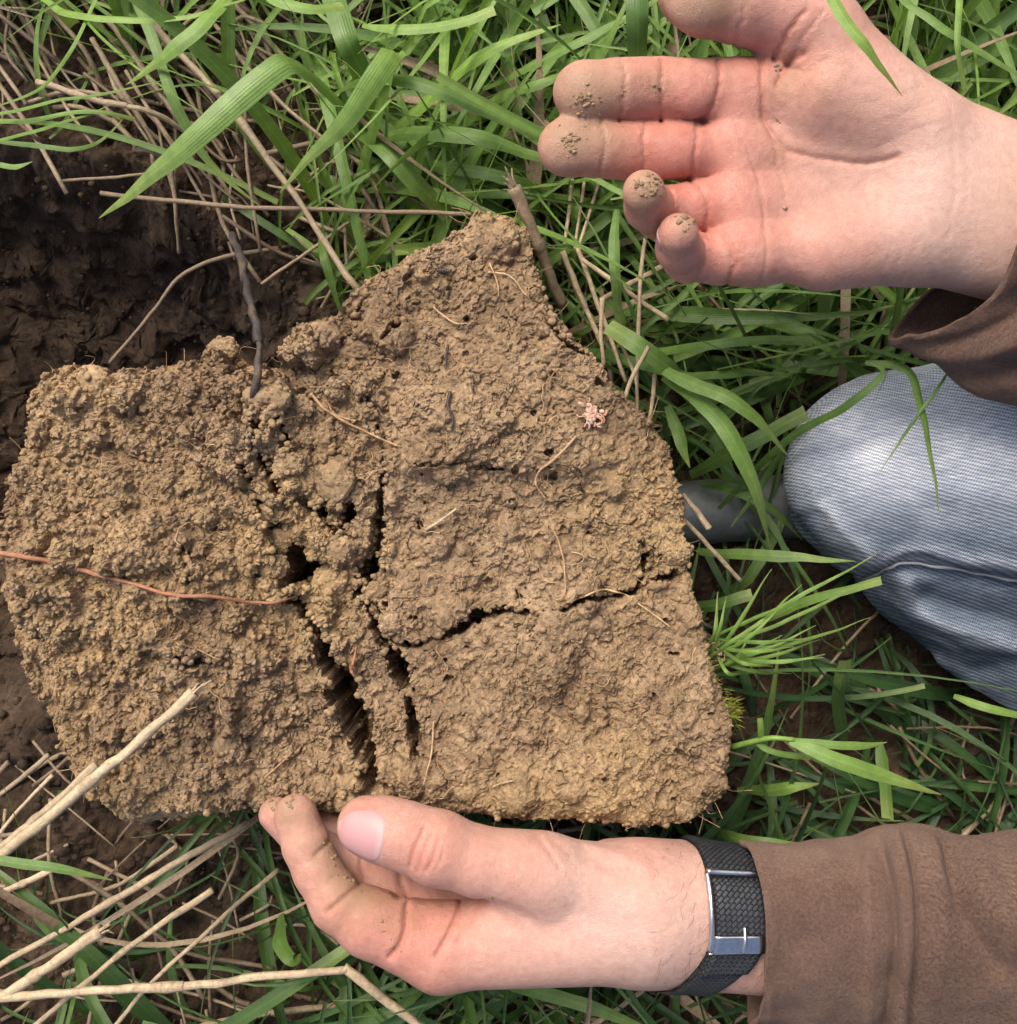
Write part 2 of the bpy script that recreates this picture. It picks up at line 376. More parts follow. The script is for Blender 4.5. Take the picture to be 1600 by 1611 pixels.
def strap_material():
    m, nt, p = mat('woven_strap')
    uv = N(nt, 'TexCoord').outputs['UV']; mp = N(nt, 'Mapping'); mp.inputs['Rotation'].default_value = (0, 0, rad(45)); L(nt, uv, mp.inputs['Vector'])
    ck = N(nt, 'TexBrick', Scale=1.0); ck.offset = 0.5
    ck.inputs['Brick Width'].default_value = 0.0030; ck.inputs['Row Height'].default_value = 0.0017
    ck.inputs['Mortar Size'].default_value = 0.00030; ck.inputs['Mortar Smooth'].default_value = 0.9
    ck.inputs['Color1'].default_value = (0.016, 0.018, 0.022, 1); ck.inputs['Color2'].default_value = (0.030, 0.034, 0.041, 1); ck.inputs['Mortar'].default_value = (0.006, 0.006, 0.007, 1)
    L(nt, mp.outputs[0], ck.inputs['Vector'])
    L(nt, ck.outputs['Color'], p.inputs['Base Color']); p.inputs['Roughness'].default_value = 0.55
    b = N(nt, 'Bump', Distance=0.0007, Strength=1.0); b.invert = True; L(nt, ck.outputs['Fac'], b.inputs['Height'])
    n2 = noise(nt, 1500, 3, 0.7); L(nt, bump(nt, n2, 0.0003, 0.5, b.outputs[0]), p.inputs['Normal']); return m
M['strap'] = strap_material()

#@@GROUND
# ------------------------------------------------------------------ ground with the dug pit
PIT = [(-420, 60), (-60, 215), (90, 250), (200, 262), (300, 330), (390, 395), (455, 470), (520, 600), (560, 800), (480, 980), (300, 1050), (120, 1080), (10, 1130), (-150, 1150), (-420, 1000)]
def ground_z(px, py):
    d = poly_sdf(px, py, PIT)+fbm2(px, py, 60, 4, 21)*26
    z = fbm2(px, py, 260, 4, 5)*0.018+fbm2(px, py, 60, 4, 9)*0.010
    pit = sstep(-25, 130, d)*0.10+sstep(60, 320, d)*0.07
    tilt = sstep(300, 430, px)*0  # keeps the turf level
    return z-pit+tilt
def build_ground():
    s = S(0.0)
    o = 40000*np.linspace(0, 1, 14)[1:]**3
    gx = np.concatenate([(-520-o)[::-1], np.arange(-520, -60, 8), np.arange(-60, 560, 2.8), np.arange(560, 1901, 6.5), 1900+o])
    gy = np.concatenate([(-420-o)[::-1], np.arange(-420, -60, 7), np.arange(-60, 720, 2.8), np.arange(720, 2051, 6.5), 2050+o])
    px, py = np.meshgrid(gx, gy)
    far = np.maximum(np.maximum(-520-px, px-1900), np.maximum(-420-py, py-2050)); near = 1-sstep(0, 300, far)
    h = ground_z(px, py)
    # crumbly relief: rounded clods of several sizes
    H = np.zeros_like(px)
    wx = fbm2(px, py, 22, 3, 31)*9+fbm2(px, py, 6, 2, 33)*3; wy = fbm2(px, py, 22, 3, 37)*9+fbm2(px, py, 6, 2, 39)*3
    rr = np.random.default_rng(5)
    for n, lo, hi, box in ((1600, 14, 38, (-500, 1880, -400, 2030)), (7000, 6, 13, (-500, 1880, -400, 2030)), (320, 16, 42, (-60, 540, -50, 720)), (12000, 3.5, 9, (-60, 540, -50, 720))):
        cx = rr.uniform(box[0], box[1], n); cy = rr.uniform(box[2], box[3], n); r = lo+(hi-lo)*rr.random(n)**2
        for x, y, q in zip(cx, cy, r):
            j0, j1 = np.searchsorted(gx, (x-q*1.6-6, x+q*1.6+6)); i0, i1 = np.searchsorted(gy, (y-q*1.6-6, y+q*1.6+6)); sl = (slice(i0, i1), slice(j0, j1))
            if i1-i0 < 2 or j1-j0 < 2: continue
            d2 = ((px[sl]+wx[sl]-x)**2+(py[sl]+wy[sl]-y)**2)/(q*q); b0 = H[(i0+i1)//2, (j0+j1)//2]
            H[sl] = np.maximum(H[sl], np.where(d2 < 1, b0*0.7+q*0.75*(np.sqrt(np.clip(1-d2, 0, 1))-0.25), 0))
    z = (h+H*s*0.75)*near-0.006
    V = np.stack([(px-800)*s, (805.5-py)*s, z], -1).reshape(-1, 3)
    wall = (near*sstep(-0.012, -0.05, h)).reshape(-1)
    V[:, 0] += 0.007*fbm3(V, 0.018, 3, 3)*wall; V[:, 1] += 0.007*fbm3(V, 0.018, 3, 9)*wall
    ny, nx = px.shape; idx = np.arange(ny*nx).reshape(ny, nx)
    F = np.stack([idx[1:, :-1], idx[1:, 1:], idx[:-1, 1:], idx[:-1, :-1]], -1).reshape(-1, 4)
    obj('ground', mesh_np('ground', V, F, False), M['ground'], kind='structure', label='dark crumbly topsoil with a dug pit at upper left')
build_ground()
_pg = np.arange(-600, 760, 8.0); _PX, _PY = np.meshgrid(_pg, np.arange(-40, 1250, 8.0)); _PD = poly_sdf(_PX, _PY, PIT)
def pitd(px, py):
    i = ((np.asarray(py)+40)/8).astype(int); j = ((np.asarray(px)+600)/8).astype(int); ok = (i >= 0) & (j >= 0) & (i < _PD.shape[0]) & (j < _PD.shape[1])
    return np.where(ok, _PD[np.clip(i, 0, _PD.shape[0]-1), np.clip(j, 0, _PD.shape[1]-1)], -80.0)
def gz(x, y):                       # ground height under a world point
    s = S(0.0); return float(ground_z(np.array([x/s+800]), np.array([805.5-y/s]))[0])

#@@BLOCK
# ------------------------------------------------------------------ the soil block
OUT = [(738, 330), (752, 314), (800, 320), (832, 338), (840, 375), (850, 430), (880, 500), (925, 545), (965, 600), (1000, 625), (1035, 662),
       (1062, 700), (1076, 770), (1090, 850), (1094, 900), (1110, 955), (1120, 1030), (1142, 1090), (1158, 1160), (1158, 1262), (1122, 1278), (1090, 1308),
       (1000, 1306), (900, 1304), (800, 1300), (700, 1296), (600, 1296), (520, 1300), (420, 1288), (370, 1294), (300, 1304), (230, 1314), (170, 1308),
       (134, 1280), (100, 1230), (66, 1172), (32, 1092), (8, 1020), (-8, 950), (-18, 850), (-8, 740), (14, 676), (38, 618), (62, 588), (116, 570),
       (160, 592), (200, 584), (260, 575), (312, 568), (332, 530), (360, 545), (385, 578), (438, 575), (440, 545), (470, 510), (530, 480), (560, 440), (600, 410), (660, 385),
       (712, 360), (736, 345)]
CRACKS = [  # px, py, width
    [(603, 690, 4), (599, 760, 11), (590, 850, 20), (583, 900, 26), (572, 955, 22), (598, 1010, 22), (626, 1055, 30), (643, 1120, 22), (650, 1200, 20)],
    [(462, 950, 18), (495, 990, 26), (512, 1050, 38), (535, 1095, 58), (556, 1140, 66), (572, 1190, 50), (580, 1250, 30)],
    [(372, 690, 10), (386, 735, 20), (408, 785, 24), (440, 845, 24), (462, 898, 48), (482, 905, 46), (496, 914, 22)],
    [(398, 690, 8), (424, 745, 20), (452, 800, 12)], [(462, 772, 10), (500, 806, 20), (522, 835, 10)], [(520, 700, 6), (548, 745, 24), (548, 800, 26), (536, 830, 8)], [(562, 890, 8), (560, 930, 20), (566, 965, 12)], [(478, 960, 8), (500, 985, 18), (506, 1010, 10)], [(440, 655, 6), (452, 690, 14), (450, 715, 6)],
    [(300, 860, 4), (312, 905, 9), (305, 940, 4)], [(250, 1000, 3), (300, 1040, 8), (330, 1040, 3)], [(560, 600, 3), (585, 640, 8), (590, 680, 4)], [(860, 500, 3), (890, 540, 6), (930, 560, 3)],
    [(552, 755, 16), (543, 800, 18), (535, 815, 6)],
    [(640, 1022, 8), (720, 996, 17), (760, 970, 22), (800, 962, 24), (850, 970, 7), (890, 960, 20), (922, 946, 14), (965, 940, 6), (1000, 938, 22), (1030, 918, 12), (1075, 905, 8)],
    [(600, 1005, 8), (640, 1022, 10)],
    [(392, 640, 10), (405, 668, 26), (410, 700, 10)], [(1010, 935, 10), (1024, 880, 14), (1010, 850, 6)],
    [(610, 455, 4), (624, 500, 14), (600, 530, 5)], [(470, 790, 8), (500, 800, 14), (515, 780, 8)],
    [(545, 500, 3), (560, 470, 8), (575, 440, 4)], [(660, 732, 4), (720, 728, 12), (790, 735, 8)],
    [(560, 960, 8), (580, 940, 12), (600, 985, 8)], [(1030, 790, 4), (1050, 830, 10), (1046, 880, 5)]]
PART_LEFT = [(-100, 400), (395, 400), (395, 600), (380, 720), (404, 795), (455, 890), (475, 960), (512, 1050), (535, 1095), (556, 1140), (572, 1190), (583, 1400), (-100, 1400)]
PART_MID = [(395, 600), (500, 520), (603, 690), (599, 760), (590, 850), (583, 900), (572, 955), (598, 1010), (626, 1055), (643, 1120), (650, 1200), (640, 1260), (610, 1400), (583, 1400), (572, 1190), (535, 1095), (512, 1050), (475, 960), (455, 890), (404, 795), (380, 720)]
PART_LOW = [(598, 1010), (640, 1022), (720, 996), (760, 970), (800, 962), (850, 970), (922, 946), (1000, 938), (1030, 918), (1300, 900), (1300, 1450), (610, 1450), (650, 1200), (643, 1120), (626, 1055)]
GP = 1.28                            # grid pitch of the block's relief in photo px (0.42 mm)
bx = np.arange(-80, 1210, GP); by = np.arange(290, 1345, GP)
BX, BY = [a.astype(np.float32) for a in np.meshgrid(bx, by)]
def block_height():
    rr = np.random.default_rng(21)
    d = poly_sdf(BX, BY, OUT)
    d = d+fbm2(BX, BY, 34, 4, 3)*9+fbm2(BX, BY, 7, 2, 8)*3.2
    left = sstep(640, 480, BX+fbm2(BX, BY, 90, 2, 4)*60)                   # granular left, smeared right
    # large shape
    R = 26+55*sstep(150, 0, BX)*sstep(1280, 1000, BY)+18*sstep(1180, 1290, BY)
    e = np.clip(1-d/R, 0, 1)
    B = -R*(1-np.sqrt(np.clip(1-e*e, 0, 1)))
    B += fbm2(BX, BY, 28, 3, 16)*5+fbm2(BX, BY, 200, 4, 12)*32+fbm2(BX, BY, 60, 3, 14)*(9+6*left)
    B += 62*np.exp(-(((BX-235)/200)**2+((BY-830)/240)**2))-22
    B += -30*np.exp(-(((BX-800)/180)**2+((BY-845)/90)**2))                 # smooth hollow right of the crack
    B += 26*sstep(768, 722, BY+fbm2(BX, BY, 60, 3, 18)*26)*sstep(590, 660, BX)*sstep(1060, 900, BX)-0.10*np.clip(640-BY, 0, 400)   # upper lobe leans back
    B += -26*sstep(1010, 1300, BY)*left*0.8
    # flaky terraces on the smeared side
    wx = fbm2(BX, BY, 13, 3, 51)*7; wy = fbm2(BX, BY, 13, 3, 57)*7
    wx += fbm2(BX, BY, 5, 2, 61)*2.2; wy += fbm2(BX, BY, 5, 2, 67)*2.2
    WX = BX+wx; WY = BY+wy
    t = fbm2(WX+wx*1.6, WY+wy*1.6, 90, 3, 33, 0.5)*4.2+fbm2(BX, BY, 9, 2, 43)*0.35; fl = np.floor(t); fr = t-fl
    B += (1-left*0.8)*6.0*(fl+sstep(0.55, 1.0, fr))
    t = fbm2(WX, WY, 40, 3, 39, 0.5)*2.6+fbm2(BX, BY, 7, 2, 45)*0.4; fl = np.floor(t); B += (1-left)*3.2*(fl+sstep(0.6, 1.0, t-fl))
    H = B.copy(); ny, nx = H.shape
    clump = fbm2(BX, BY, 120, 3, 71)
    def splat(n, lo, hi, prob, emb, pw=1.6, src=None, flat=1.0):
        cx = rr.uniform(bx[0]+60, bx[-1]-60, n); cy = rr.uniform(by[0]+40, by[-1]-60, n)
        r = lo+(hi-lo)*rr.random(n)**pw; u = rr.random(n); an = rr.uniform(0, math.pi, n); q = rr.uniform(0.65, 1.0, n); h = rr.uniform(-1, 1, n)
        for k in range(n):
            i = int((cy[k]-by[0])/GP); j = int((cx[k]-bx[0])/GP)
            if d[i, j] < -2 or u[k] > prob[i, j]: continue
            m = int(r[k]*1.35/GP)+3
            i0, i1, j0, j1 = max(i-m, 0), min(i+m+1, ny), max(j-m, 0), min(j+m+1, nx)
            X = WX[i0:i1, j0:j1]-WX[i, j]; Y = WY[i0:i1, j0:j1]-WY[i, j]
            c, s = math.cos(an[k]), math.sin(an[k])
            d2 = ((X*c+Y*s)/r[k])**2+((Y*c-X*s)/(r[k]*q[k]))**2
            b0 = (src if src is not None else H)[i, j]
            top = b0+r[k]*flat*(np.sqrt(np.clip(1-d2, 0, 1))-emb+0.18*h[k])
            sl = H[i0:i1, j0:j1]; np.maximum(sl, np.where(d2 < 1, top, -1e9), out=sl)
    zone = np.exp(-(((BX-455)/110)**2+((BY-770)/190)**2))                  # coarse broken aggregates in the middle
    splat(420, 20, 44, np.clip(0.22*left+0.95*zone+0.04, 0, 1), 0.46, 1.6, B)
    splat(4200, 8, 22, np.clip(0.50*left+0.7*zone+0.03+0.55*clump*left, 0, 1), 0.32)
    dn = fbm2(BX, BY, 24, 3, 101)*13+fbm2(BX, BY, 7, 2, 103)*6; incr = np.zeros(H.shape, np.float32)
    for n_c, c in enumerate(CRACKS):
        q, wd = line_dist(BX, BY, c, [v[2] for v in c]); wd = wd*np.clip(0.80+0.95*fbm2(BX, BY, 42, 2, 141), 0.72 if n_c < 2 else 0.0, 1.35)-1.0
        k = sstep(3.0, -4, q+dn*np.clip(wd/24, 0.25, 1)-wd*0.5); H -= (34+3.4*wd)*k; incr = np.maximum(incr, k)
    open_ = 1-0.75*incr
    # hairline cracks, flakes and pores of the smeared side
    rid = np.abs(fbm2(WX, WY, 52, 3, 81)); pm = sstep(-0.05, 0.3, fbm2(BX, BY, 110, 2, 91))
    H -= (1-left*0.7)*pm*10*sstep(0.030, 0.004, rid)
    rid = np.abs(fbm2(WX, WY, 24, 3, 85)); pm = sstep(0.05, 0.3, fbm2(BX, BY, 70, 2, 95))
    H -= (1-left*0.5)*pm*6*sstep(0.05, 0.005, rid)
    open_ = np.where(incr > 0.3, 0.04, open_)
    splat(15000, 4.0, 8.0, np.clip(0.80*left+0.02+0.28*clump, 0.01, 1)*open_, 0.46)
    splat(46000, 2.2, 4.6, np.clip(0.85*left+0.05+0.34*clump, 0.02, 1)*open_, 0.36)
    splat(40000, 1.5, 2.8, np.clip(0.9*left+0.10+0.35*clump, 0.05, 1), 0.25)
    for k in range(170):
        x, y, r = rr.uniform(600, 1130), rr.uniform(350, 1270), 2.2+6.5*rr.random()**2; a = rr.uniform(0.45, 1.0); m = int(r*3/GP)+4
        i = int((y-by[0])/GP); j = int((x-bx[0])/GP); sl = (slice(max(i-m, 0), i+m), slice(max(j-m, 0), j+m))
        q = np.sqrt((WX[sl]-x)**2+((WY[sl]-y)/a)**2); H[sl] -= 3.0*r*sstep(r, r*0.5, q)
    # narrow gaps between crumbs are filled with finer crumbs, except where pores stay open
    def blur(A, k):
        P_ = np.pad(A, k, 'edge'); c = np.cumsum(P_, 0); c = np.vstack([np.zeros((1, c.shape[1])), c]); P_ = (c[2*k+1:]-c[:-2*k-1])/(2*k+1)
        c = np.cumsum(P_, 1); c = np.hstack([np.zeros((c.shape[0], 1)), c]); return (c[:, 2*k+1:]-c[:, :-2*k-1])/(2*k+1)
    keep = sstep(0.05, 0.32, fbm2(BX, BY, 18, 2, 131))+incr
    H = np.where(keep < 0.5, np.maximum(H, blur(H, 4)-2.4-4*keep), H)
    H += fbm2(BX, BY, 4.5, 2, 97)*1.1
    return d, H, left, incr
BD, BH, BLEFT, BCR = block_height()
def outd(px, py):                   # signed distance to the block's outline, looked up
    i = ((np.asarray(py)-by[0])/GP).astype(int); j = ((np.asarray(px)-bx[0])/GP).astype(int); ok = (i >= 0) & (j >= 0) & (i < len(by)) & (j < len(bx))
    return np.where(ok, BD[np.clip(i, 0, len(by)-1), np.clip(j, 0, len(bx)-1)], -60.0)
def bh(px, py):                     # height of the block's face (m) above a photo point
    i = int(np.clip((py-by[0])/GP, 0, len(by)-1)); j = int(np.clip((px-bx[0])/GP, 0, len(bx)-1))
    return Z0+BH[i, j]*S0
def PB(px, py, up=0.0):             # a point resting on the block's face
    i = int(np.clip((py-by[0])/GP, 0, len(by)-1)); j = int(np.clip((px-bx[0])/GP, 0, len(bx)-1))
    return np.array([(px-800)*S0, (805.5-py)*S0, Z0+BH[i, j]*S0+up])
def build_block():
    root = empty('soil_block', None, 'large cracked block of crumbly brown soil held up by the hands', 'soil block')
    ny, nx = BX.shape; ins = BD > 0
    cell = ins[:-1, :-1] & ins[1:, :-1] & ins[:-1, 1:] & ins[1:, 1:]
    CX = BX[:-1, :-1]+GP/2; CY = BY[:-1, :-1]+GP/2
    lab = np.zeros(cell.shape, int)
    wob = fbm2(CX, CY, 20, 3, 120)*5
    lab[poly_sdf(CX+wob, CY+wob, PART_LOW) > 0] = 3; lab[poly_sdf(CX+wob, CY+wob, PART_MID) > 0] = 2; lab[poly_sdf(CX+wob, CY+wob, PART_LEFT) > 0] = 1
    XYZ = np.stack([(BX-800)*S0, (805.5-BY)*S0, Z0+BH*S0], -1).reshape(-1, 3)
    idx = np.arange(ny*nx).reshape(ny, nx)
    gyy, gxx = np.gradient(BD); gl = np.sqrt(gxx**2+gyy**2)+1e-6; gxx = (gxx/gl).ravel(); gyy = (gyy/gl).ravel()
    names = ['broad upper chunk with a peaked top', 'granular rounded left chunk', 'narrow broken slivers between the deep cracks', 'flat smeared lower right chunk']
    cellp = np.pad(cell, 1)
    for k in range(4):
        sel = cell & (lab == k)
        ii, jj = np.nonzero(sel)
        F = np.stack([idx[ii+1, jj], idx[ii+1, jj+1], idx[ii, jj+1], idx[ii, jj]], -1)
        Vs = [XYZ]; base = ny*nx; Fs = [F]
        # side walls under the outer rim
        E = []
        for di, dj, a, b in ((-1, 0, (0, 1), (0, 0)), (1, 0, (1, 0), (1, 1)), (0, -1, (0, 0), (1, 0)), (0, 1, (1, 1), (0, 1))):
            m = ~cellp[ii+1+di, jj+1+dj]
            E.append(np.stack([idx[ii[m]+a[0], jj[m]+a[1]], idx[ii[m]+b[0], jj[m]+b[1]]], -1))
        E = np.vstack(E); rim = np.unique(E); mp = np.full(ny*nx, -1); mp[rim] = np.arange(len(rim))
        prev = rim
        bot = 0.045; top = XYZ[rim, 2]
        for q in range(1, 9):
            t = q/8.0; v = XYZ[rim].copy(); v[:, 2] = top*(1-t)+bot*t
            off = (math.sin(t*math.pi)*-2.0+t*t*26)*S0+fbm3(v, 0.02, 3, 7)*0.006*min(1, 3*t)
            v[:, 0] += gxx[rim]*off; v[:, 1] -= gyy[rim]*off
            Vs.append(v); cur = base+np.arange(len(rim))
            pa = prev[mp[E[:, 0]]]; pb = prev[mp[E[:, 1]]]
            Fs.append(np.stack([pa, pb, cur[mp[E[:, 1]]], cur[mp[E[:, 0]]]], -1)); prev = cur; base += len(rim)
        V = np.vstack(Vs); F = np.vstack(Fs)
        used = np.unique(F); re = np.full(len(V), -1); re[used] = np.arange(len(used))
        obj('soil_chunk', mesh_np('soil_chunk', V[used], re[F], False), M['soil'], root, names[k])
    # loose crumbs sitting on the face and along the broken rim
    sp = Soup(); rr = np.random.default_rng(77); protos = [lump(s) for s in range(10)]; c = 0
    T = np.array([[1, 0, 0], [0, 1, 0], [0, 0, 1]])
    while c < 2600:
        x = rr.uniform(-30, 1165); y = rr.uniform(310, 1315); i = int((y-by[0])/GP); j = int((x-bx[0])/GP)
        dd = BD[i, j]
        if dd < 0: continue
        pr = (0.10+0.55*BLEFT[i, j]) if dd > 9 else 1.0
        if rr.random() > pr: continue
        V, F = protos[rr.integers(10)]; r = (1.6+5.2*rr.random()**3)*S0
        a, b = rr.uniform(0, 6.28, 2); ca, sa, cb, sb = math.cos(a), math.sin(a), math.cos(b), math.sin(b)
        Rm = np.array([[ca, -sa, 0], [sa, ca, 0], [0, 0, 1]]) @ np.array([[1, 0, 0], [0, cb, -sb], [0, sb, cb]])
        sp.add(V @ Rm.T*r+PB(x, y, r*0.25), F); c += 1
    ii, jj = np.nonzero((BCR > 0.05) & (BD > 6))            # crumbs clinging to the crack walls
    for k in range(3600):
        q = rr.integers(len(ii)); V, F = protos[rr.integers(10)]; r = (2.2+6.0*rr.random()**2)*S0; x, y = bx[jj[q]], by[ii[q]]
        sp.add(V*r+PB(x, y, 0.0), F)
    obj('loose_crumbs', sp.mesh('loose_crumbs'), M['soil'], root, kind='stuff')
    # clods one can pick out: (x, y, radius, how far they stand up)
    import bmesh
    bm = bmesh.new(); bmesh.ops.create_icosphere(bm, subdivisions=3, radius=1.0)
    U = np.array([v.co[:] for v in bm.verts]); FU = np.array([[v.index for v in f.verts] for f in bm.faces]); bm.free()
    for k, (x, y, r, up) in enumerate([(505, 692, 22, .2), (478, 690, 20, .15), (520, 752, 38, .1), (460, 733, 26, .1), (430, 806, 22, .1), (436, 852, 24, .15), (430, 892, 26, .1), (426, 632, 34, .1), (470, 640, 24, .15), (346, 550, 26, .1), (530, 862, 30, .0), (516, 912, 30, .0),
                                      (1068, 866, 26, .0), (1046, 836, 20, .0), (872, 978, 22, .0), (1000, 952, 18, .05), (352, 1170, 30, -.1), (150, 606, 30, -.1), (588, 932, 18, .1), (612, 985, 20, .1), (700, 738, 24, -.1), (560, 545, 34, -.1), (595, 480, 30, -.1), (500, 525, 30, -.1)]):
        rs = U*(1+0.30*vn3(U+k*2.3, 0.9, k)+0.18*vn3(U+k, 0.36, k+3)+0.12*np.abs(vn3(U+k, 0.17, k+6)))[:, None]*np.array([1.0, 0.75+0.3*random.random(), 0.62])*0.88
        cs = Soup(); cs.add(rs*r*S0, FU); hits = rr.choice(len(rs), 130)
        for q in hits:
            if rs[q, 2] < -0.15: continue
            V, F = protos[rr.integers(10)]; a = rr.uniform(0, 6.28); ca, sa = math.cos(a), math.sin(a)
            cs.add((V @ np.array([[ca, -sa, 0], [sa, ca, 0], [0, 0, 1]]).T)*(1.5+4.2*rr.random()**2)*S0+rs[q]*r*S0*0.97, F)
        i = int((y-by[0])/GP); j = int((x-bx[0])/GP); m = int(r*0.7/GP); zz = np.percentile(BH[i-m:i+m, j-m:j+m], 60)
        me = cs.mesh('clod', False); me.transform(Matrix.Translation(((x-800)*S0, (805.5-y)*S0, Z0+(zz+r*(up-0.3))*S0)))
        obj('clod', me, M['soil'], root)
    # hair-fine roots creeping over the face
    sp = Soup()
    for k in range(210):
        x = rr.uniform(90, 1120); y = rr.uniform(400, 1260)
        if x < 600 and rr.random() < 0.55: continue
        if BD[int((y-by[0])/GP), int((x-bx[0])/GP)] < 14: continue
        a = rr.uniform(0, 6.28); n = rr.integers(5, 16); pts = []
        for q in range(n):
            pts.append(PB(x, y, 0.0010+0.0012*math.sin(q/n*3.1)*rr.random())); a += rr.normal(0, 0.5); x += 6*math.cos(a); y += 6*math.sin(a)
        z = np.array(pts); z[:, 2] = np.convolve(np.pad(z[:, 2], 1, 'edge'), [0.3, 0.4, 0.3], 'valid')+0.0004
        p = spline(z, n*2); V, F, al = tube(p, (rr.uniform(0.35, 0.85))*S0*np.linspace(1, 0.5, len(p)), 5, False)
        sp.add(V, F, tone=rr.random())
    # rootlets sticking out of the rim
    for k in range(60):
        q = rr.integers(len(OUT)); t = rr.random(); a = np.array(OUT[q]); b = np.array(OUT[(q+1) % len(OUT)]); x, y = a*(1-t)+b*t
        i = int((y-by[0])/GP); j = int((x-bx[0])/GP); o = np.array([-gxx.reshape(ny, nx)[i, j], gyy.reshape(ny, nx)[i, j]])
        p0 = PB(x+o[0]*-4, y+o[1]*4, -0.004); ln = rr.uniform(0.003, 0.009); dr = np.array([o[0], o[1], rr.uniform(-0.7, 0.5)]); dr /= np.linalg.norm(dr)
        p0[2] = max(p0[2], 0.10)
        p = spline([p0, p0+dr*ln*0.5+rr.normal(0, 0.0015, 3), p0+dr*ln+rr.normal(0, 0.003, 3)], 8)
        V, F, al = tube(p, rr.uniform(0.25, 0.5)*S0, 5, False); sp.add(V, F, tone=rr.random())
    obj('fine_roots', sp.mesh('fine_roots'), M['root'], root, kind='stuff')
    # roots one can follow with the eye: (points, width px, material)
    traced = [([(488, 618), (505, 640), (530, 655), (560, 672), (600, 690), (625, 702)], 5.5, 'root'), ([(512, 630), (525, 650), (560, 662)], 4, 'root'),
              ([(905, 688), (880, 715), (850, 740), (843, 760), (858, 785)], 5, 'root'), ([(860, 972), (905, 948), (945, 930), (985, 938), (1020, 960), (1060, 990)], 4, 'root'),
              ([(870, 830), (885, 870), (890, 930), (875, 945), (865, 930)], 3.5, 'root'), ([(680, 1140), (678, 1190), (665, 1240)], 3.5, 'root'),
              ([(768, 425), (800, 430), (830, 465)], 3.5, 'root'), ([(770, 410), (782, 440), (784, 465)], 3, 'root'), ([(680, 478), (712, 505), (735, 508)], 3.5, 'root'),
              ([(290, 1005), (330, 1025), (350, 1035)], 3, 'root'), ([(412, 1230), (450, 1193)], 3.5, 'root'), ([(550, 1058), (556, 1035), (560, 1015)], 6, 'redroot'), ([(548, 1068), (553, 1050)], 7, 'redroot'),
              ([(708, 618), (706, 640), (714, 660), (712, 680)], 6.5, 'twig'), ([(703, 540), (700, 580)], 5, 'twig'), ([(742, 590), (744, 616)], 6, 'twig')]
    for pts, wd, mt in traced:
        z = np.array([PB(a, b, 0.0022) for a, b in spline(pts, 14)[:, :2]]); z[:, 2] = np.maximum(z[:, 2], np.convolve(np.pad(z[:, 2], 2, 'edge'), np.ones(5)/5, 'valid'))
        p = spline(z, 30); V, F, al = tube(p, wd*0.5*S0*np.linspace(1, 0.55, 30), 7, True, 0.0004)
        obj('root', mesh_np('root', V, F, True, {'tone': np.full(len(V), random.random())}), M[mt], root)
    return root
BLOCK = build_block()

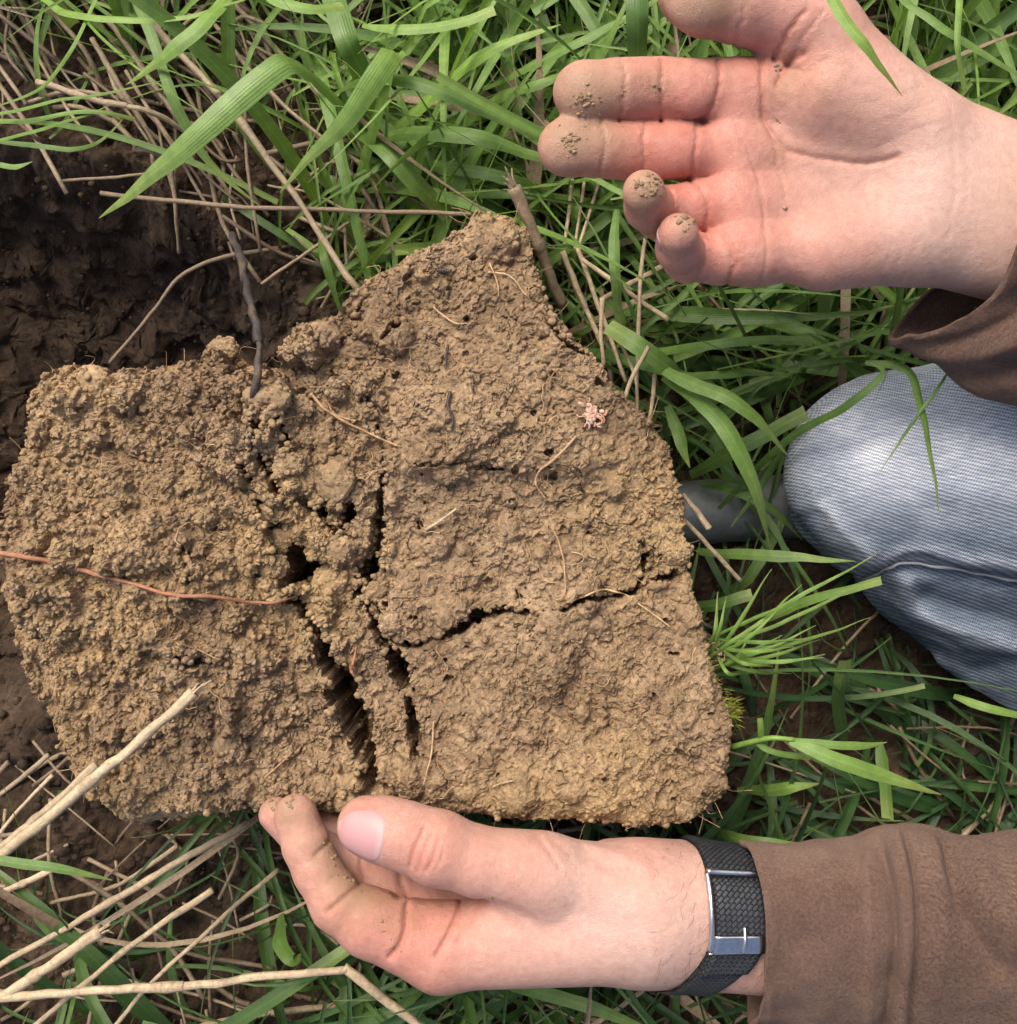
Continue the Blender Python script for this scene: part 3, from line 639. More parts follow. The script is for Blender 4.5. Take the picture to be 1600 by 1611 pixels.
#@@SDF
# ------------------------------------------------------------------ implicit bodies -> continuous meshes
class Field:
    def __init__(s, lo, hi, h, n=None):
        s.lo = np.array(lo, float); s.h = h; s.n = np.ceil((np.array(hi)-s.lo)/h).astype(int)+1 if n is None else np.array(n); s.empty = 0.03
        s.D = np.full(s.n, s.empty, np.float32)
    def new(s): return np.full(s.n, s.empty, np.float32)
    def win(s, lo, hi):
        a = np.clip(np.floor((lo-s.lo)/s.h).astype(int), 0, s.n); b = np.clip(np.ceil((hi-s.lo)/s.h).astype(int)+1, 0, s.n)
        sl = tuple(slice(x, y) for x, y in zip(a, b)); ax = [(s.lo[k]+np.arange(a[k], b[k])*s.h).astype(np.float32) for k in range(3)]
        return sl, np.meshgrid(*ax, indexing='ij', sparse=True)
    def cone(s, D, a, b, ra, rb, k=0.006, flat=None):
        a, b = np.array(a, float), np.array(b, float); m = max(ra, rb)+0.016
        sl, (x, y, z) = s.win(np.minimum(a, b)-m, np.maximum(a, b)+m)
        if x.size*y.size*z.size == 0: return
        e = b-a; t = np.clip(((x-a[0])*e[0]+(y-a[1])*e[1]+(z-a[2])*e[2])/(e @ e+1e-12), 0, 1)
        d = np.sqrt((x-a[0]-t*e[0])**2+(y-a[1]-t*e[1])**2+(z-a[2]-t*e[2])**2)-(ra+(rb-ra)*t)
        s.smin(D, sl, d, k)
    def ball(s, D, c, r, k=0.005):
        c = np.array(c, float); r = np.array(r, float)*np.ones(3); m = r.max()+0.016
        sl, (x, y, z) = s.win(c-m, c+m)
        qx, qy, qz = (x-c[0])/r[0], (y-c[1])/r[1], (z-c[2])/r[2]; k0 = np.sqrt(qx*qx+qy*qy+qz*qz); k1 = np.sqrt((qx/r[0])**2+(qy/r[1])**2+(qz/r[2])**2)+1e-9
        s.smin(D, sl, k0*(k0-1)/k1, k)
    @staticmethod
    def smin(D, sl, d, k):
        a = D[sl]; h = np.clip(0.5+0.5*(a-d)/k, 0, 1) if k > 0 else (a > d).astype(np.float32)
        D[sl] = a*(1-h)+d*h-k*h*(1-h)
    def crease(s, D, pts, depth, width, zspan=0.02):
        """groove (depth > 0) or ridge along a 3-D polyline, felt within its own neighbourhood only"""
        p = np.array(pts, float); m = width*3+zspan; sl, (x, y, z) = s.win(p.min(0)-m, p.max(0)+m)
        if x.size*y.size*z.size == 0: return
        sh = (x.shape[0], y.shape[1], 1); best = np.full(sh, 1e9, np.float32); zz = np.zeros(sh, np.float32)
        for a, b in zip(p[:-1], p[1:]):
            e = b-a; t = np.clip(((x-a[0])*e[0]+(y-a[1])*e[1])/(e[0]**2+e[1]**2+1e-12), 0, 1)
            q = (x-a[0]-t*e[0])**2+(y-a[1]-t*e[1])**2; zz = np.where(q < best, a[2]+t*e[2], zz); best = np.minimum(best, q)
        fz = 1-sstep(zspan*0.6, zspan, np.abs(z-zz))
        t0 = np.hypot(*(p[0][:2]-p[-1][:2]))
        D[sl] += depth*np.exp(-best/(width*width))*fz
    def surface(s, D):
        """naive surface nets, then two projections onto the zero level"""
        sg = D < 0; n = D.shape
        c = np.zeros((n[0]-1, n[1]-1, n[2]-1), np.int8)
        for i in (0, 1):
            for j in (0, 1):
                for k in (0, 1): c += sg[i:n[0]-1+i, j:n[1]-1+j, k:n[2]-1+k]
        act = np.argwhere((c > 0) & (c < 8)); idm = np.full(c.shape, -1, np.int32); idm[tuple(act.T)] = np.arange(len(act))
        acc = np.zeros((len(act), 3)); cnt = np.zeros(len(act))
        cor = [(i, j, k) for i in (0, 1) for j in (0, 1) for k in (0, 1)]
        for u in cor:
            for ax in range(3):
                if u[ax]: continue
                v = list(u); v[ax] = 1
                da = D[tuple((act+u).T)]; db = D[tuple((act+v).T)]; m = (da < 0) != (db < 0)
                t = np.where(m, da/(da-db+1e-12), 0); q = np.array(u, float)+np.outer(t, np.eye(3)[ax]); acc[m] += q[m]; cnt[m] += 1
        V = s.lo+(act+acc/np.maximum(cnt, 1)[:, None])*s.h; F = []
        for ax in range(3):
            o = [0, 1, 2]; o.remove(ax); b, cc = o
            sa = [slice(None)]*3; sb = [slice(None)]*3; sa[ax] = slice(0, -1); sb[ax] = slice(1, None)
            e = np.argwhere(sg[tuple(sa)] != sg[tuple(sb)])
            ok = (e[:, b] > 0) & (e[:, cc] > 0) & (e[:, b] < n[b]-1) & (e[:, cc] < n[cc]-1); e = e[ok]
            first = sg[tuple(e.T)]
            def at(db, dc):
                q = e.copy(); q[:, b] -= db; q[:, cc] -= dc; return idm[tuple(q.T)]
            f = np.stack([at(1, 1), at(0, 1), at(0, 0), at(1, 0)], -1)
            flip = first if ax != 1 else ~first
            f = np.where(flip[:, None], f, f[:, ::-1]); F.append(f)
        F = np.vstack(F); F = F[(F >= 0).all(1)]
        for _ in range(2):
            d = s.sample(D, V); g = s.grad(D, V); V = V-g*(d/np.maximum((g*g).sum(1), 0.3))[:, None]*0.8
        return V, F
    def sample(s, D, V):
        q = (np.asarray(V)-s.lo)/s.h; i = np.clip(np.floor(q).astype(int), 0, np.array(D.shape)-2); f = q-i; r = 0
        for a in (0, 1):
            for b in (0, 1):
                for c in (0, 1):
                    wt = (f[:, 0] if a else 1-f[:, 0])*(f[:, 1] if b else 1-f[:, 1])*(f[:, 2] if c else 1-f[:, 2])
                    r = r+wt*D[i[:, 0]+a, i[:, 1]+b, i[:, 2]+c]
        return r
    def grad(s, D, V):
        e = s.h*0.6; return np.stack([(s.sample(D, V+e*u)-s.sample(D, V-e*u))/(2*e) for u in np.eye(3)], 1)

def hand_field(joints_palm, fingers, pads, creases, lo, hi, h=0.0008, kp=0.009, kf=0.006):
    f = Field(lo, hi, h); palm = f.new(); fing = f.new()
    for a, b, ra, rb in joints_palm: f.cone(palm, a, b, ra, rb, kp)
    for ch in fingers:
        pts = np.array([a for a, r in ch]); m = max(r for a, r in ch)+0.02
        i0 = np.clip(np.floor((pts.min(0)-m-f.lo)/h).astype(int), 0, f.n-2); i1 = np.clip(np.ceil((pts.max(0)+m-f.lo)/h).astype(int), i0+2, f.n)
        g = Field(f.lo+i0*h, f.lo+(i1-1)*h, h, i1-i0)
        for (a, ra), (b, rb) in zip(ch[:-1], ch[1:]): g.cone(g.D, a, b, ra, rb, 0.0035)
        sl = tuple(slice(x, y) for x, y in zip(i0, i1)); fing[sl] = np.minimum(fing[sl], g.D)
    for c, r, k in pads: f.ball(fing if k < 0 else palm, c, r, abs(k))
    D = palm; hh = np.clip(0.5+0.5*(D-fing)/kf, 0, 1); D = D*(1-hh)+fing*hh-kf*hh*(1-hh)
    for pts, dep, wd in creases: f.crease(D, pts, dep, wd)
    f.D = D; return f
def blob_sum(V, spots):              # soft spots on skin: (centre, radius, amount)
    r = np.zeros(len(V))
    for c, q, a in spots: r += a*np.exp(-((V-np.array(c))**2).sum(1)/(q*q))
    return r
def snap(V, spots):                 # lift marks onto the skin that faces the sky
    out = []
    for c, q, a in spots:
        d = (V[:, 0]-c[0])**2+(V[:, 1]-c[1])**2; k = np.nonzero(d < 0.0012**2)[0]
        if len(k): c = np.array([c[0], c[1], V[k, 2].max()])
        out.append((c, q, a))
    return out
def scatter_dirt(name, f, D, V, spots, parent, n, seed):
    """crumbs of soil stuck to the skin near the given spots"""
    rr = np.random.default_rng(seed); sp = Soup(); protos = [lump(s+30) for s in range(6)]
    for c, q, cnt in snap(V, spots):
        near = np.nonzero(((V-np.array(c))**2).sum(1) < (q*1.6)**2)[0]
        if len(near) == 0: continue
        for k in range(cnt):
            v = V[rr.choice(near)]
            if rr.random() > math.exp(-((v-np.array(c))**2).sum()/(q*q)): continue
            a, F = protos[rr.integers(6)]; r = 0.00022+0.0010*rr.random()**2
            sp.add(a*r+v, F)
    obj(name, sp.mesh(name), M['soil'], parent, kind='stuff')
def nail(f, D, c, axis, nrm, ln, half, parent, mt, rmax=0.03):
    """curved nail plate: c on the finger's inner axis under the nail, half = opening half angle"""
    axis = np.array(axis, float); axis /= np.linalg.norm(axis); nrm = np.array(nrm, float); nrm -= axis*np.dot(axis, nrm); nrm /= np.linalg.norm(nrm); side = np.cross(axis, nrm)
    n = 27; U, W = np.meshgrid(np.linspace(-1, 1, n), np.linspace(-1, 1, n), indexing='ij'); pw = 2.7
    q = (np.abs(U)**pw+np.abs(W)**pw)**(1/pw); r = np.maximum(np.abs(U), np.abs(W)); sc = np.where(q > 0, r/np.maximum(q, 1e-6), 1); U2, W2 = (U*sc).ravel(), (W*sc).ravel()
    o = np.array(c)+np.outer(U2*ln*0.5, axis); d = np.outer(np.cos(W2*half), nrm)+np.outer(np.sin(W2*half), side)
    lo = np.zeros(n*n); hi = np.full(n*n, rmax)
    for _ in range(20):
        m = (lo+hi)/2; v = f.sample(D, o+d*m[:, None]) < 0; lo = np.where(v, m, lo); hi = np.where(v, hi, m)
    e = r.ravel(); p = o+d*(hi+0.0005*(1-e**6)-0.0004*(e > 0.99))[:, None]
    idx = np.arange(n*n).reshape(n, n); F = np.stack([idx[:-1, :-1], idx[1:, :-1], idx[1:, 1:], idx[:-1, 1:]], -1).reshape(-1, 4)
    return obj('fingernail', mesh_np('fingernail', p, F, True, {'along': U2, 'across': W2}), mt, parent)

#@@PERSON
PERSON = empty('person', None, 'kneeling person in faded jeans and brown fleece showing an open palm beside the soil', 'person')
# ---- the open right hand, palm to the sky
ZR = 0.200
def build_right():
    Q = lambda x, y, z=0: P(x, y, ZR+z*0.001)
    s = S(ZR); c = lambda a, b, ra, rb: (Q(*a), Q(*b), ra*s, rb*s)
    palm = [c((1195, 152, -4), (1440, 262, -8), 50, 52), c((1180, 240, -7), (1450, 300, -10), 50, 52), c((1185, 322, -7), (1450, 340, -10), 50, 52),
            c((1190, 396, -3), (1430, 385, -8), 46, 56), c((1300, 150, 4), (1440, 205, 0), 66, 66), c((1300, 398, -2), (1430, 372, -4), 56, 58),
            c((1380, 160, -2), (1285, 48, 6), 72, 60), c((1440, 222, -8), (1800, 350, -14), 82, 70), c((1440, 355, -8), (1800, 460, -14), 84, 74), c((1450, 300, -8), (1800, 405, -12), 88, 82),
            c((1150, 130, 2), (1165, 400, 2), 26, 26)]
    F = lambda *js: [(Q(*j[:3]), j[3]*s) for j in js]
    fingers = [F((1285, 48, 6, 60), (1240, 30, 9, 55), (1165, 8, 14, 54), (1110, -2, 16, 53), (1082, -10, 14, 46)),
               F((1195, 150, -3, 50), (1110, 145, 0, 47), (1040, 143, 4, 47), (1005, 143, 7, 46), (972, 143, 10, 45), (920, 145, 11, 44)),
               F((1180, 240, -6, 46), (1090, 240, -2, 43), (1015, 238, 2, 43), (980, 236, 4, 42), (945, 234, 6, 42), (893, 232, 7, 41)),
               F((1185, 325, -6, 46), (1100, 328, -2, 42), (1038, 335, 3, 38), (1020, 325, 20, 34), (1013, 302, 34, 31)),
               F((1190, 400, -3, 45), (1130, 405, 0, 40), (1082, 405, 4, 37), (1068, 390, 17, 33), (1067, 368, 29, 30))]
    pads = [(Q(920, 147, 15), (44*s, 40*s, 32*s), -0.006), (Q(893, 233, 11), (42*s, 38*s, 30*s), -0.006), (Q(1085, 140, 10), (40*s, 40*s, 26*s), -0.006), (Q(1055, 238, 6), (38*s, 36*s, 26*s), -0.006),
            (Q(1095, 0, 22), (46*s, 44*s, 30*s), -0.006)]
    top = 16
    def K(pts, dep, wd, z=top):
        j = np.random.default_rng(int(pts[0][0])).normal(0, 1.6, (16, 2)); j[0] = 0; j[-1] = 0
        return ([Q(a, b, z) for a, b in spline(pts, 16)[:, :2]+j], dep*0.00068, max(wd*0.78, 3.0)*s)
    cr = [K([(978, 95), (980, 145), (976, 190)], 1.0, 4, 14), K([(1042, 92), (1038, 140), (1044, 190)], 1.1, 4, 14), K([(1132, 92), (1128, 140), (1108, 192)], 1.3, 5, 10),
          K([(946, 193), (950, 235), (945, 277)], 0.9, 4, 12), K([(1015, 195), (1011, 240), (1016, 282)], 1.0, 4, 12), K([(1098, 195), (1092, 240), (1090, 285)], 1.2, 5, 8),
          K([(1052, 291), (1056, 330), (1048, 372)], 1.0, 4, 8), K([(1096, 290), (1112, 330), (1112, 378)], 1.2, 5, 6), K([(1138, 375), (1150, 410), (1150, 445)], 1.1, 5, 6), K([(1103, 378), (1108, 410), (1095, 440)], 0.8, 4, 8),
          K([(1200, 92), (1198, 140), (1206, 185), (1232, 222), (1290, 243), (1360, 252), (1410, 248)], 1.7, 6, 10),
          K([(1150, 200), (1175, 240), (1192, 290), (1203, 350), (1203, 445)], 0.8, 5, 8), K([(1212, 200), (1225, 250), (1238, 310)], 0.6, 4, 8),
          K([(1160, -5), (1166, 20), (1163, 60)], 1.0, 4, 22), K([(1262, 28), (1240, 50), (1228, 78)], 1.3, 5, 18), K([(1290, 28), (1262, 62), (1250, 92)], 0.7, 4, 18),
          K([(1340, 175), (1400, 160), (1450, 140)], 0.28, 3, 14), K([(1360, 205), (1420, 185), (1470, 165)], 0.28, 3, 12), K([(1380, 232), (1430, 212), (1480, 195)], 0.25, 3, 12),
          K([(1474, 150), (1488, 220), (1490, 300), (1482, 380)], 0.32, 5, 8), K([(1500, 190), (1512, 250), (1508, 330)], 0.2, 5, 8),
          K([(1245, 85), (1270, 110), (1300, 95)], 0.7, 4, 18), K([(1225, 130), (1240, 96), (1262, 88)], 1.5, 6, 14)]
    rq = np.random.default_rng(12)
    for k in range(46):               # the fine net of lines in the palm
        x, y = rq.uniform(1140, 1480), rq.uniform(110, 430); a = rq.normal(1.35, 0.7); l = rq.uniform(14, 46)
        cr.append(K([(x, y), (x+l*0.5*math.cos(a)+rq.normal(0, 3), y+l*0.5*math.sin(a)), (x+l*math.cos(a), y+l*math.sin(a))], rq.uniform(0.10, 0.26), 3, 8))
    for x0, x1, y0, y1, z in ((880, 1125, 100, 188, 14), (860, 1090, 198, 274, 10)):
        for k in range(12):
            x, y = rq.uniform(x0, x1), rq.uniform(y0, y1-22); cr.append(K([(x, y), (x+rq.normal(0, 4), y+11), (x+rq.normal(0, 5), y+22)], rq.uniform(0.10, 0.28), 3, z))
    lo = P(800, 520, ZR-0.05)-0.02; hi = P(1700, -90, ZR-0.02); hi[2] = ZR+0.062
    f = hand_field(palm, fingers, pads, cr, lo, hi, 0.0008, 0.010, 0.008)
    V, Fc = f.surface(f.D)
    tips = [Q(905, 145, 15), Q(880, 232, 12), Q(1012, 290, 40), Q(1070, 352, 34), Q(1085, -5, 20)]
    red = blob_sum(V, [(t, 0.014, 0.35) for t in tips]+[(Q(990, 145, 14), 0.02, 0.3), (Q(1060, 145, 12), 0.02, 0.45), (Q(985, 238, 10), 0.018, 0.5), (Q(1050, 238, 8), 0.018, 0.45), (Q(1090, 330, 4), 0.018, 0.45),
                       (Q(1150, 230, 6), 0.02, 0.3), (Q(1160, 400, 4), 0.024, 0.35), (Q(1180, 330, 4), 0.022, 0.25), (Q(1200, 60, 12), 0.025, 0.35), (Q(1310, 425, 2), 0.022, 0.28), (Q(1080, 410, 12), 0.015, 0.4), (Q(1025, 345, 12), 0.014, 0.4), (Q(1190, 120, 8), 0.02, 0.3)])
    for pts, dep, wd in cr:
        if dep > 0.0007:
            d2 = np.full(len(V), 1e9)
            for q in pts: d2 = np.minimum(d2, (V[:, 0]-q[0])**2+(V[:, 1]-q[1])**2)
            red += 0.4*np.exp(-d2/(wd*1.1)**2)
    pale = blob_sum(V, [(Q(1540, 300, 8), 0.035, 0.9), (Q(1400, 330, 8), 0.03, 0.3), (Q(1440, 130, 8), 0.02, 0.35), (Q(1620, 380, 0), 0.04, 0.8)])
    dsp = [(Q(895, 150, 18), 0.012, 0.75), (Q(935, 165, 16), 0.012, 0.6), (Q(885, 230, 14), 0.012, 0.75), (Q(925, 240, 12), 0.010, 0.55), (Q(1018, 282, 44), 0.009, 0.9), (Q(1080, 345, 38), 0.007, 0.7), (Q(1080, -5, 24), 0.016, 0.75), (Q(1035, 140, 14), 0.008, 0.4),
           (Q(1005, 345, 14), 0.008, 0.35), (Q(1120, 20, 22), 0.012, 0.5), (Q(1235, 125, 12), 0.008, 0.4), (Q(1275, 195, 12), 0.03, 0.22), (Q(1430, 60, 4), 0.012, 0.3), (Q(985, 145, 14), 0.012, 0.35), (Q(980, 238, 10), 0.010, 0.35)]
    dirt = 1.2*blob_sum(V, snap(V, dsp))
    for pts, dep, wd in cr[:16]:
        d2 = np.full(len(V), 1e9)
        for q in pts: d2 = np.minimum(d2, (V[:, 0]-q[0])**2+(V[:, 1]-q[1])**2)
        dirt += 0.28*np.exp(-d2/(wd*0.7)**2)*(V[:, 2] > ZR-0.004)
    h = obj('hand', mesh_np('hand', V, Fc, True, {'red': np.clip(red, 0, 0.8), 'dirt': np.clip(dirt, 0, 1), 'pale': np.clip(pale, 0, 0.8)}), M['skin'], PERSON, 'open upturned hand with muddy fingertips and two curled fingers')
    crumbs = [(Q(918, 168, 16), 0.0042, 170), (Q(896, 232, 15), 0.0034, 120), (Q(1025, 285, 44), 0.0040, 150), (Q(1080, 343, 38), 0.0032, 100), (Q(1032, 145, 14), 0.0014, 25), (Q(1228, 184, 12), 0.0010, 14), (Q(1226, 104, 12), 0.0014, 14), (Q(1234, 328, 6), 0.0007, 10), (Q(985, 158, 14), 0.003, 18), (Q(1130, 240, 6), 0.02, 16), (Q(910, 215, 12), 0.010, 16), (Q(960, 130, 14), 0.012, 14)]
    scatter_dirt('dirt_crumbs', f, f.D, V, crumbs, h, 0, 5)
    nail(f, f.D, Q(1067, 374, 25), (0.0, 0.45, 0.9), (-0.9, 0.1, 0.3), 0.0085, 0.62, h, M['nail'], 0.0095)
    return f
FR = build_right()

# ---- the left hand cupping the block from below
ZL = 0.170
def build_left():
    Q = lambda x, y, z=0: P(x, y, ZL+z*0.001)
    s = S(ZL); c = lambda a, b, ra, rb: (Q(*a), Q(*b), ra*s, rb*s)
    palm = [c((1010, 1450, 0), (705, 1490, 0), 92, 64), c((1010, 1405, 0), (845, 1374, 10), 70, 57), c((1010, 1415, -4), (1300, 1435, -8), 88, 92), c((1010, 1462, -10), (1300, 1480, -14), 84, 90), 
            c((960, 1372, -24), (1075, 1378, -24), 52, 55), c((735, 1450, -42), (980, 1420, -32), 58, 80), c((720, 1420, -58), (960, 1400, -50), 58, 75), c((860, 1385, 2), (790, 1455, 2), 46, 40),
            c((900, 1405, -10), (800, 1450, -14), 50, 42)]
    F = lambda *js: [(Q(*j[:3]), j[3]*s) for j in js]
    fingers = [F((850, 1374, 10, 59), (800, 1364, 13, 54), (755, 1356, 15, 51), (688, 1334, 17, 55), (640, 1316, 17, 50), (606, 1306, 16, 48), (577, 1299, 14, 45)),
               F((690, 1490, 0, 66), (583, 1452, 3, 51), (533, 1421, 3, 43), (500, 1370, 0, 37), (482, 1330, -2, 36), (468, 1288, -7, 32)),
               F((705, 1446, -27, 56), (604, 1402, -25, 45), (552, 1366, -26, 39), (482, 1326, -26, 33), (434, 1281, -24, 28)),
               F((728, 1414, -48, 52), (655, 1372, -50, 42), (600, 1338, -54, 37), (530, 1308, -55, 32), (485, 1285, -52, 28)),
               F((740, 1400, -72, 50), (670, 1365, -78, 38), (620, 1330, -78, 32), (580, 1300, -72, 26))]
    pads = [(Q(465, 1283, -2), (32*s, 34*s, 24*s), -0.005), (Q(605, 1310, 6), (52*s, 46*s, 44*s), -0.006), (Q(668, 1422, -22), (40*s, 34*s, 36*s), -0.004)]
    def K(pts, dep, wd, z=8): return ([Q(a, b, z) for a, b in spline(pts, 12)[:, :2]], dep*0.001, wd*s)
    cr = [K([(520, 1428), (545, 1408), (566, 1398)], 1.3, 5, 10), K([(498, 1342), (512, 1332), (520, 1322)], 0.9, 4, 6), K([(618, 1490), (634, 1470), (641, 1448), (640, 1426)], 1.7, 5, 6), K([(690, 1488), (706, 1462), (722, 1438)], 0.5, 4, 10), K([(690, 1490), (712, 1455), (728, 1425)], 0.9, 5, 10), K([(720, 1470), (745, 1440), (762, 1418)], 0.5, 4, 10),
          K([(645, 1362), (652, 1335), (668, 1302)], 0.7, 3, 28), K([(658, 1368), (668, 1338), (678, 1312)], 0.55, 3, 28), K([(672, 1365), (684, 1342), (690, 1320)], 0.6, 3, 28), K([(686, 1362), (696, 1345), (698, 1328)], 0.45, 3, 28),
          K([(825, 1312), (855, 1335), (880, 1365)], 0.55, 4, 26), K([(845, 1312), (875, 1335), (900, 1355)], 0.4, 4, 26), K([(760, 1412), (800, 1420), (830, 1440)], 0.7, 10, 16), K([(905, 1330), (960, 1352), (1020, 1372)], -0.8, 8, 24), K([(920, 1352), (980, 1385), (1040, 1400)], 0.6, 8, 24),
          K([(900, 1440), (980, 1455), (1060, 1450)], 0.5, 16, 26), K([(632, 1360), (626, 1385), (640, 1412)], 1.4, 5, -12), K([(572, 1345), (566, 1362), (574, 1384)], 1.0, 4, -14)]
    lo = P(330, 1650, ZL-0.115)-np.array([0.0, 0.0, 0.0]); hi = P(1290, 1190, ZL); hi[2] = ZL+0.05; lo[2] = ZL-0.105
    lo[0] = min(lo[0], P(330, 0, ZL)[0]); 
    f = hand_field(palm, fingers, pads, cr, lo, hi, 0.0008, 0.011, 0.007)
    V, Fc = f.surface(f.D)
    red = blob_sum(V, [(Q(550, 1420, 12), 0.012, 0.5), (Q(590, 1450, 14), 0.02, 0.45), (Q(500, 1365, 8), 0.016, 0.3), (Q(460, 1280, 2), 0.012, 0.3), (Q(420, 1270, -16), 0.012, 0.3), (Q(640, 1420, -16), 0.03, 0.35), (Q(670, 1480, 12), 0.02, 0.35), (Q(660, 1335, 30), 0.014, 0.35), (Q(560, 1275, 26), 0.012, 0.4),
                       (Q(740, 1370, 26), 0.02, 0.15), (Q(1010, 1335, 10), 0.02, 0.4), (Q(690, 1540, 6), 0.02, 0.2), (Q(860, 1335, 22), 0.012, 0.2)])
    for pts, dep, wd in cr[:4]+cr[5:9]:
        d2 = np.full(len(V), 1e9)
        for q in pts: d2 = np.minimum(d2, (V[:, 0]-q[0])**2+(V[:, 1]-q[1])**2)
        red += 0.3*np.exp(-d2/(wd*1.1)**2)
    pale = blob_sum(V, [(Q(950, 1370, 20), 0.03, 0.5), (Q(1000, 1430, 24), 0.04, 0.45), (Q(1100, 1430, 16), 0.05, 0.5)])
    dirt = 1.15*blob_sum(V, snap(V, [(Q(448, 1268, 4), 0.008, 0.8), (Q(418, 1262, -16), 0.008, 0.75), (Q(480, 1310, 6), 0.012, 0.4), (Q(545, 1365, 4), 0.008, 0.6), (Q(560, 1400, 10), 0.008, 0.45), (Q(620, 1380, -20), 0.02, 0.45), (Q(560, 1360, -16), 0.016, 0.5), (Q(535, 1270, 20), 0.006, 0.35), (Q(525, 1345, 4), 0.01, 0.5)]))
    h = obj('hand', mesh_np('hand', V, Fc, True, {'red': np.clip(red, 0, 0.8), 'dirt': np.clip(dirt, 0, 1), 'pale': np.clip(pale, 0, 0.8)}), M['skin'], PERSON, 'hand curled under the lower rim of the block, thumb on top')
    scatter_dirt('dirt_crumbs', f, f.D, V, [(Q(425, 1272, -10), 0.003, 40), (Q(450, 1262, 4), 0.003, 30), (Q(535, 1370, 8), 0.006, 40), (Q(560, 1402, 10), 0.004, 30), (Q(640, 1415, -16), 0.012, 50), (Q(520, 1335, 6), 0.005, 30), (Q(775, 1404, 18), 0.0008, 6)], h, 0, 9)
    nail(f, f.D, Q(575, 1300, 14), (-1, 0.20, -0.06), (-0.05, -0.03, 1), 0.0225, 0.88, h, M['nail'])
    # fine hairs of the wrist
    sp = Soup(); rr = np.random.default_rng(4); cand = V[(V[:, 0] > Q(1020, 0)[0]) & (V[:, 2] > ZL-0.01)]
    for k in range(170):
        v = cand[rr.integers(len(cand))]; a = rr.normal(-0.9, 0.5); ln = rr.uniform(0.004, 0.010)
        nrm = f.grad(f.D, v[None])[0]; dr = np.array([-math.cos(a)*0.7, math.sin(a), 0]); dr -= nrm*np.dot(dr, nrm)
        p = spline([v, v+dr*ln*0.5+nrm*0.0012, v+dr*ln+nrm*0.0008+rr.normal(0, 0.0006, 3)], 7); t_, F_, _ = tube(p, 0.00006, 4, False); sp.add(t_, F_)
    obj('arm_hair', sp.mesh('arm_hair'), M['hair'], h, kind='stuff')
    return f
FL = build_left()

# ---- cloth: hollow lofts with relief lines
def loft(rings, nu, nv, relief, rough_amp, rough_scale, seed, thick=0.0022, inner=True):
    """rings: closed control rings of equal length, from the cuff inwards"""
    R = []
    for r in rings:
        r = np.array(r); q = np.vstack([r[-1:], r, r[:2]]); m = len(r); out = []
        for u in np.linspace(0, m, nu, endpoint=False):
            i = int(u); t = u-i; a, b, c, d = q[i], q[i+1], q[i+2], q[(i+3)] if i+3 < len(q) else q[-1]
            out.append(0.5*((2*b)+(-a+c)*t+(2*a-5*b+4*c-d)*t*t+(-a+3*b-3*c+d)*t**3))
        R.append(np.array(out))
    R = np.array(R); G = np.stack([spline(R[:, k], nv) for k in range(nu)], 1)     # nv x nu x 3
    def normals(G):
        du = np.roll(G, -1, 1)-np.roll(G, 1, 1); dv = np.gradient(G, axis=0); n = np.cross(du, dv); n /= np.linalg.norm(n, axis=2)[..., None]+1e-9
        if ((G-G.mean(1, keepdims=True))*n).sum() < 0: n = -n
        return n
    n = normals(G); s = S(0.19); px = G[..., 0]/((CAM_H-G[..., 2])*TAN/800)+800; py = 805.5-G[..., 1]/((CAM_H-G[..., 2])*TAN/800)
    up = sstep(-0.2, 0.5, n[..., 2]); disp = np.zeros(px.shape)
    for pts, amp, wd in relief:
        disp += amp*0.0016*np.exp(-(line_dist(px, py, spline(pts, 14)[:, :2].tolist())/wd)**2)*up
    disp += rough_amp*fbm3(G, rough_scale, 3, seed)+0.0006*vn3(G, 0.008, seed+3)
    disp = disp*np.minimum(1, np.arange(nv)/6.0+0.25)[:, None]
    O = G+n*disp[..., None]; I = O-normals(O)*thick
    V = O.reshape(-1, 3); idx = np.arange(nv*nu).reshape(nv, nu); nx = np.roll(idx, -1, 1)
    F = np.stack([idx[:-1], nx[:-1], nx[1:], idx[1:]], -1).reshape(-1, 4)
    V = np.vstack([V, I.reshape(-1, 3)]); o = nv*nu
    F = np.vstack([F, F[:, ::-1]+o, np.stack([idx[0]+o, nx[0]+o, nx[0], idx[0]], -1)])
    return V, F, px, py
def fuzz(V, n, seed, parent, sel):
    """short stray fibres standing off the fleece"""
    rr = np.random.default_rng(seed); c = V[sel]; c = c[rr.choice(len(c), n)]; d = rr.normal(0, 1, (n, 3)); d /= np.linalg.norm(d, axis=1)[:, None]; e = rr.normal(0, 1, (n, 3)); e = np.cross(d, e); e /= np.linalg.norm(e, axis=1)[:, None]
    l = rr.uniform(0.0007, 0.0019, n)[:, None]; w_ = 0.00006; m = c+d*l*0.6+e*l*0.2; t = c+d*l+np.array([0, 0, 1])*l*0.1
    Q_ = np.stack([c-e*w_, c+e*w_, m+e*w_, m-e*w_, t+e*w_*0.4, t-e*w_*0.4], 1).reshape(-1, 3); b = np.arange(n)[:, None]*6
    F = np.vstack([b+np.array([[0, 1, 2, 3]]), b+np.array([[3, 2, 4, 5]])]); obj('fuzz', mesh_np('fuzz', Q_, F, True, {'pill': np.zeros(len(Q_))}), M['fleece'], parent, kind='stuff')
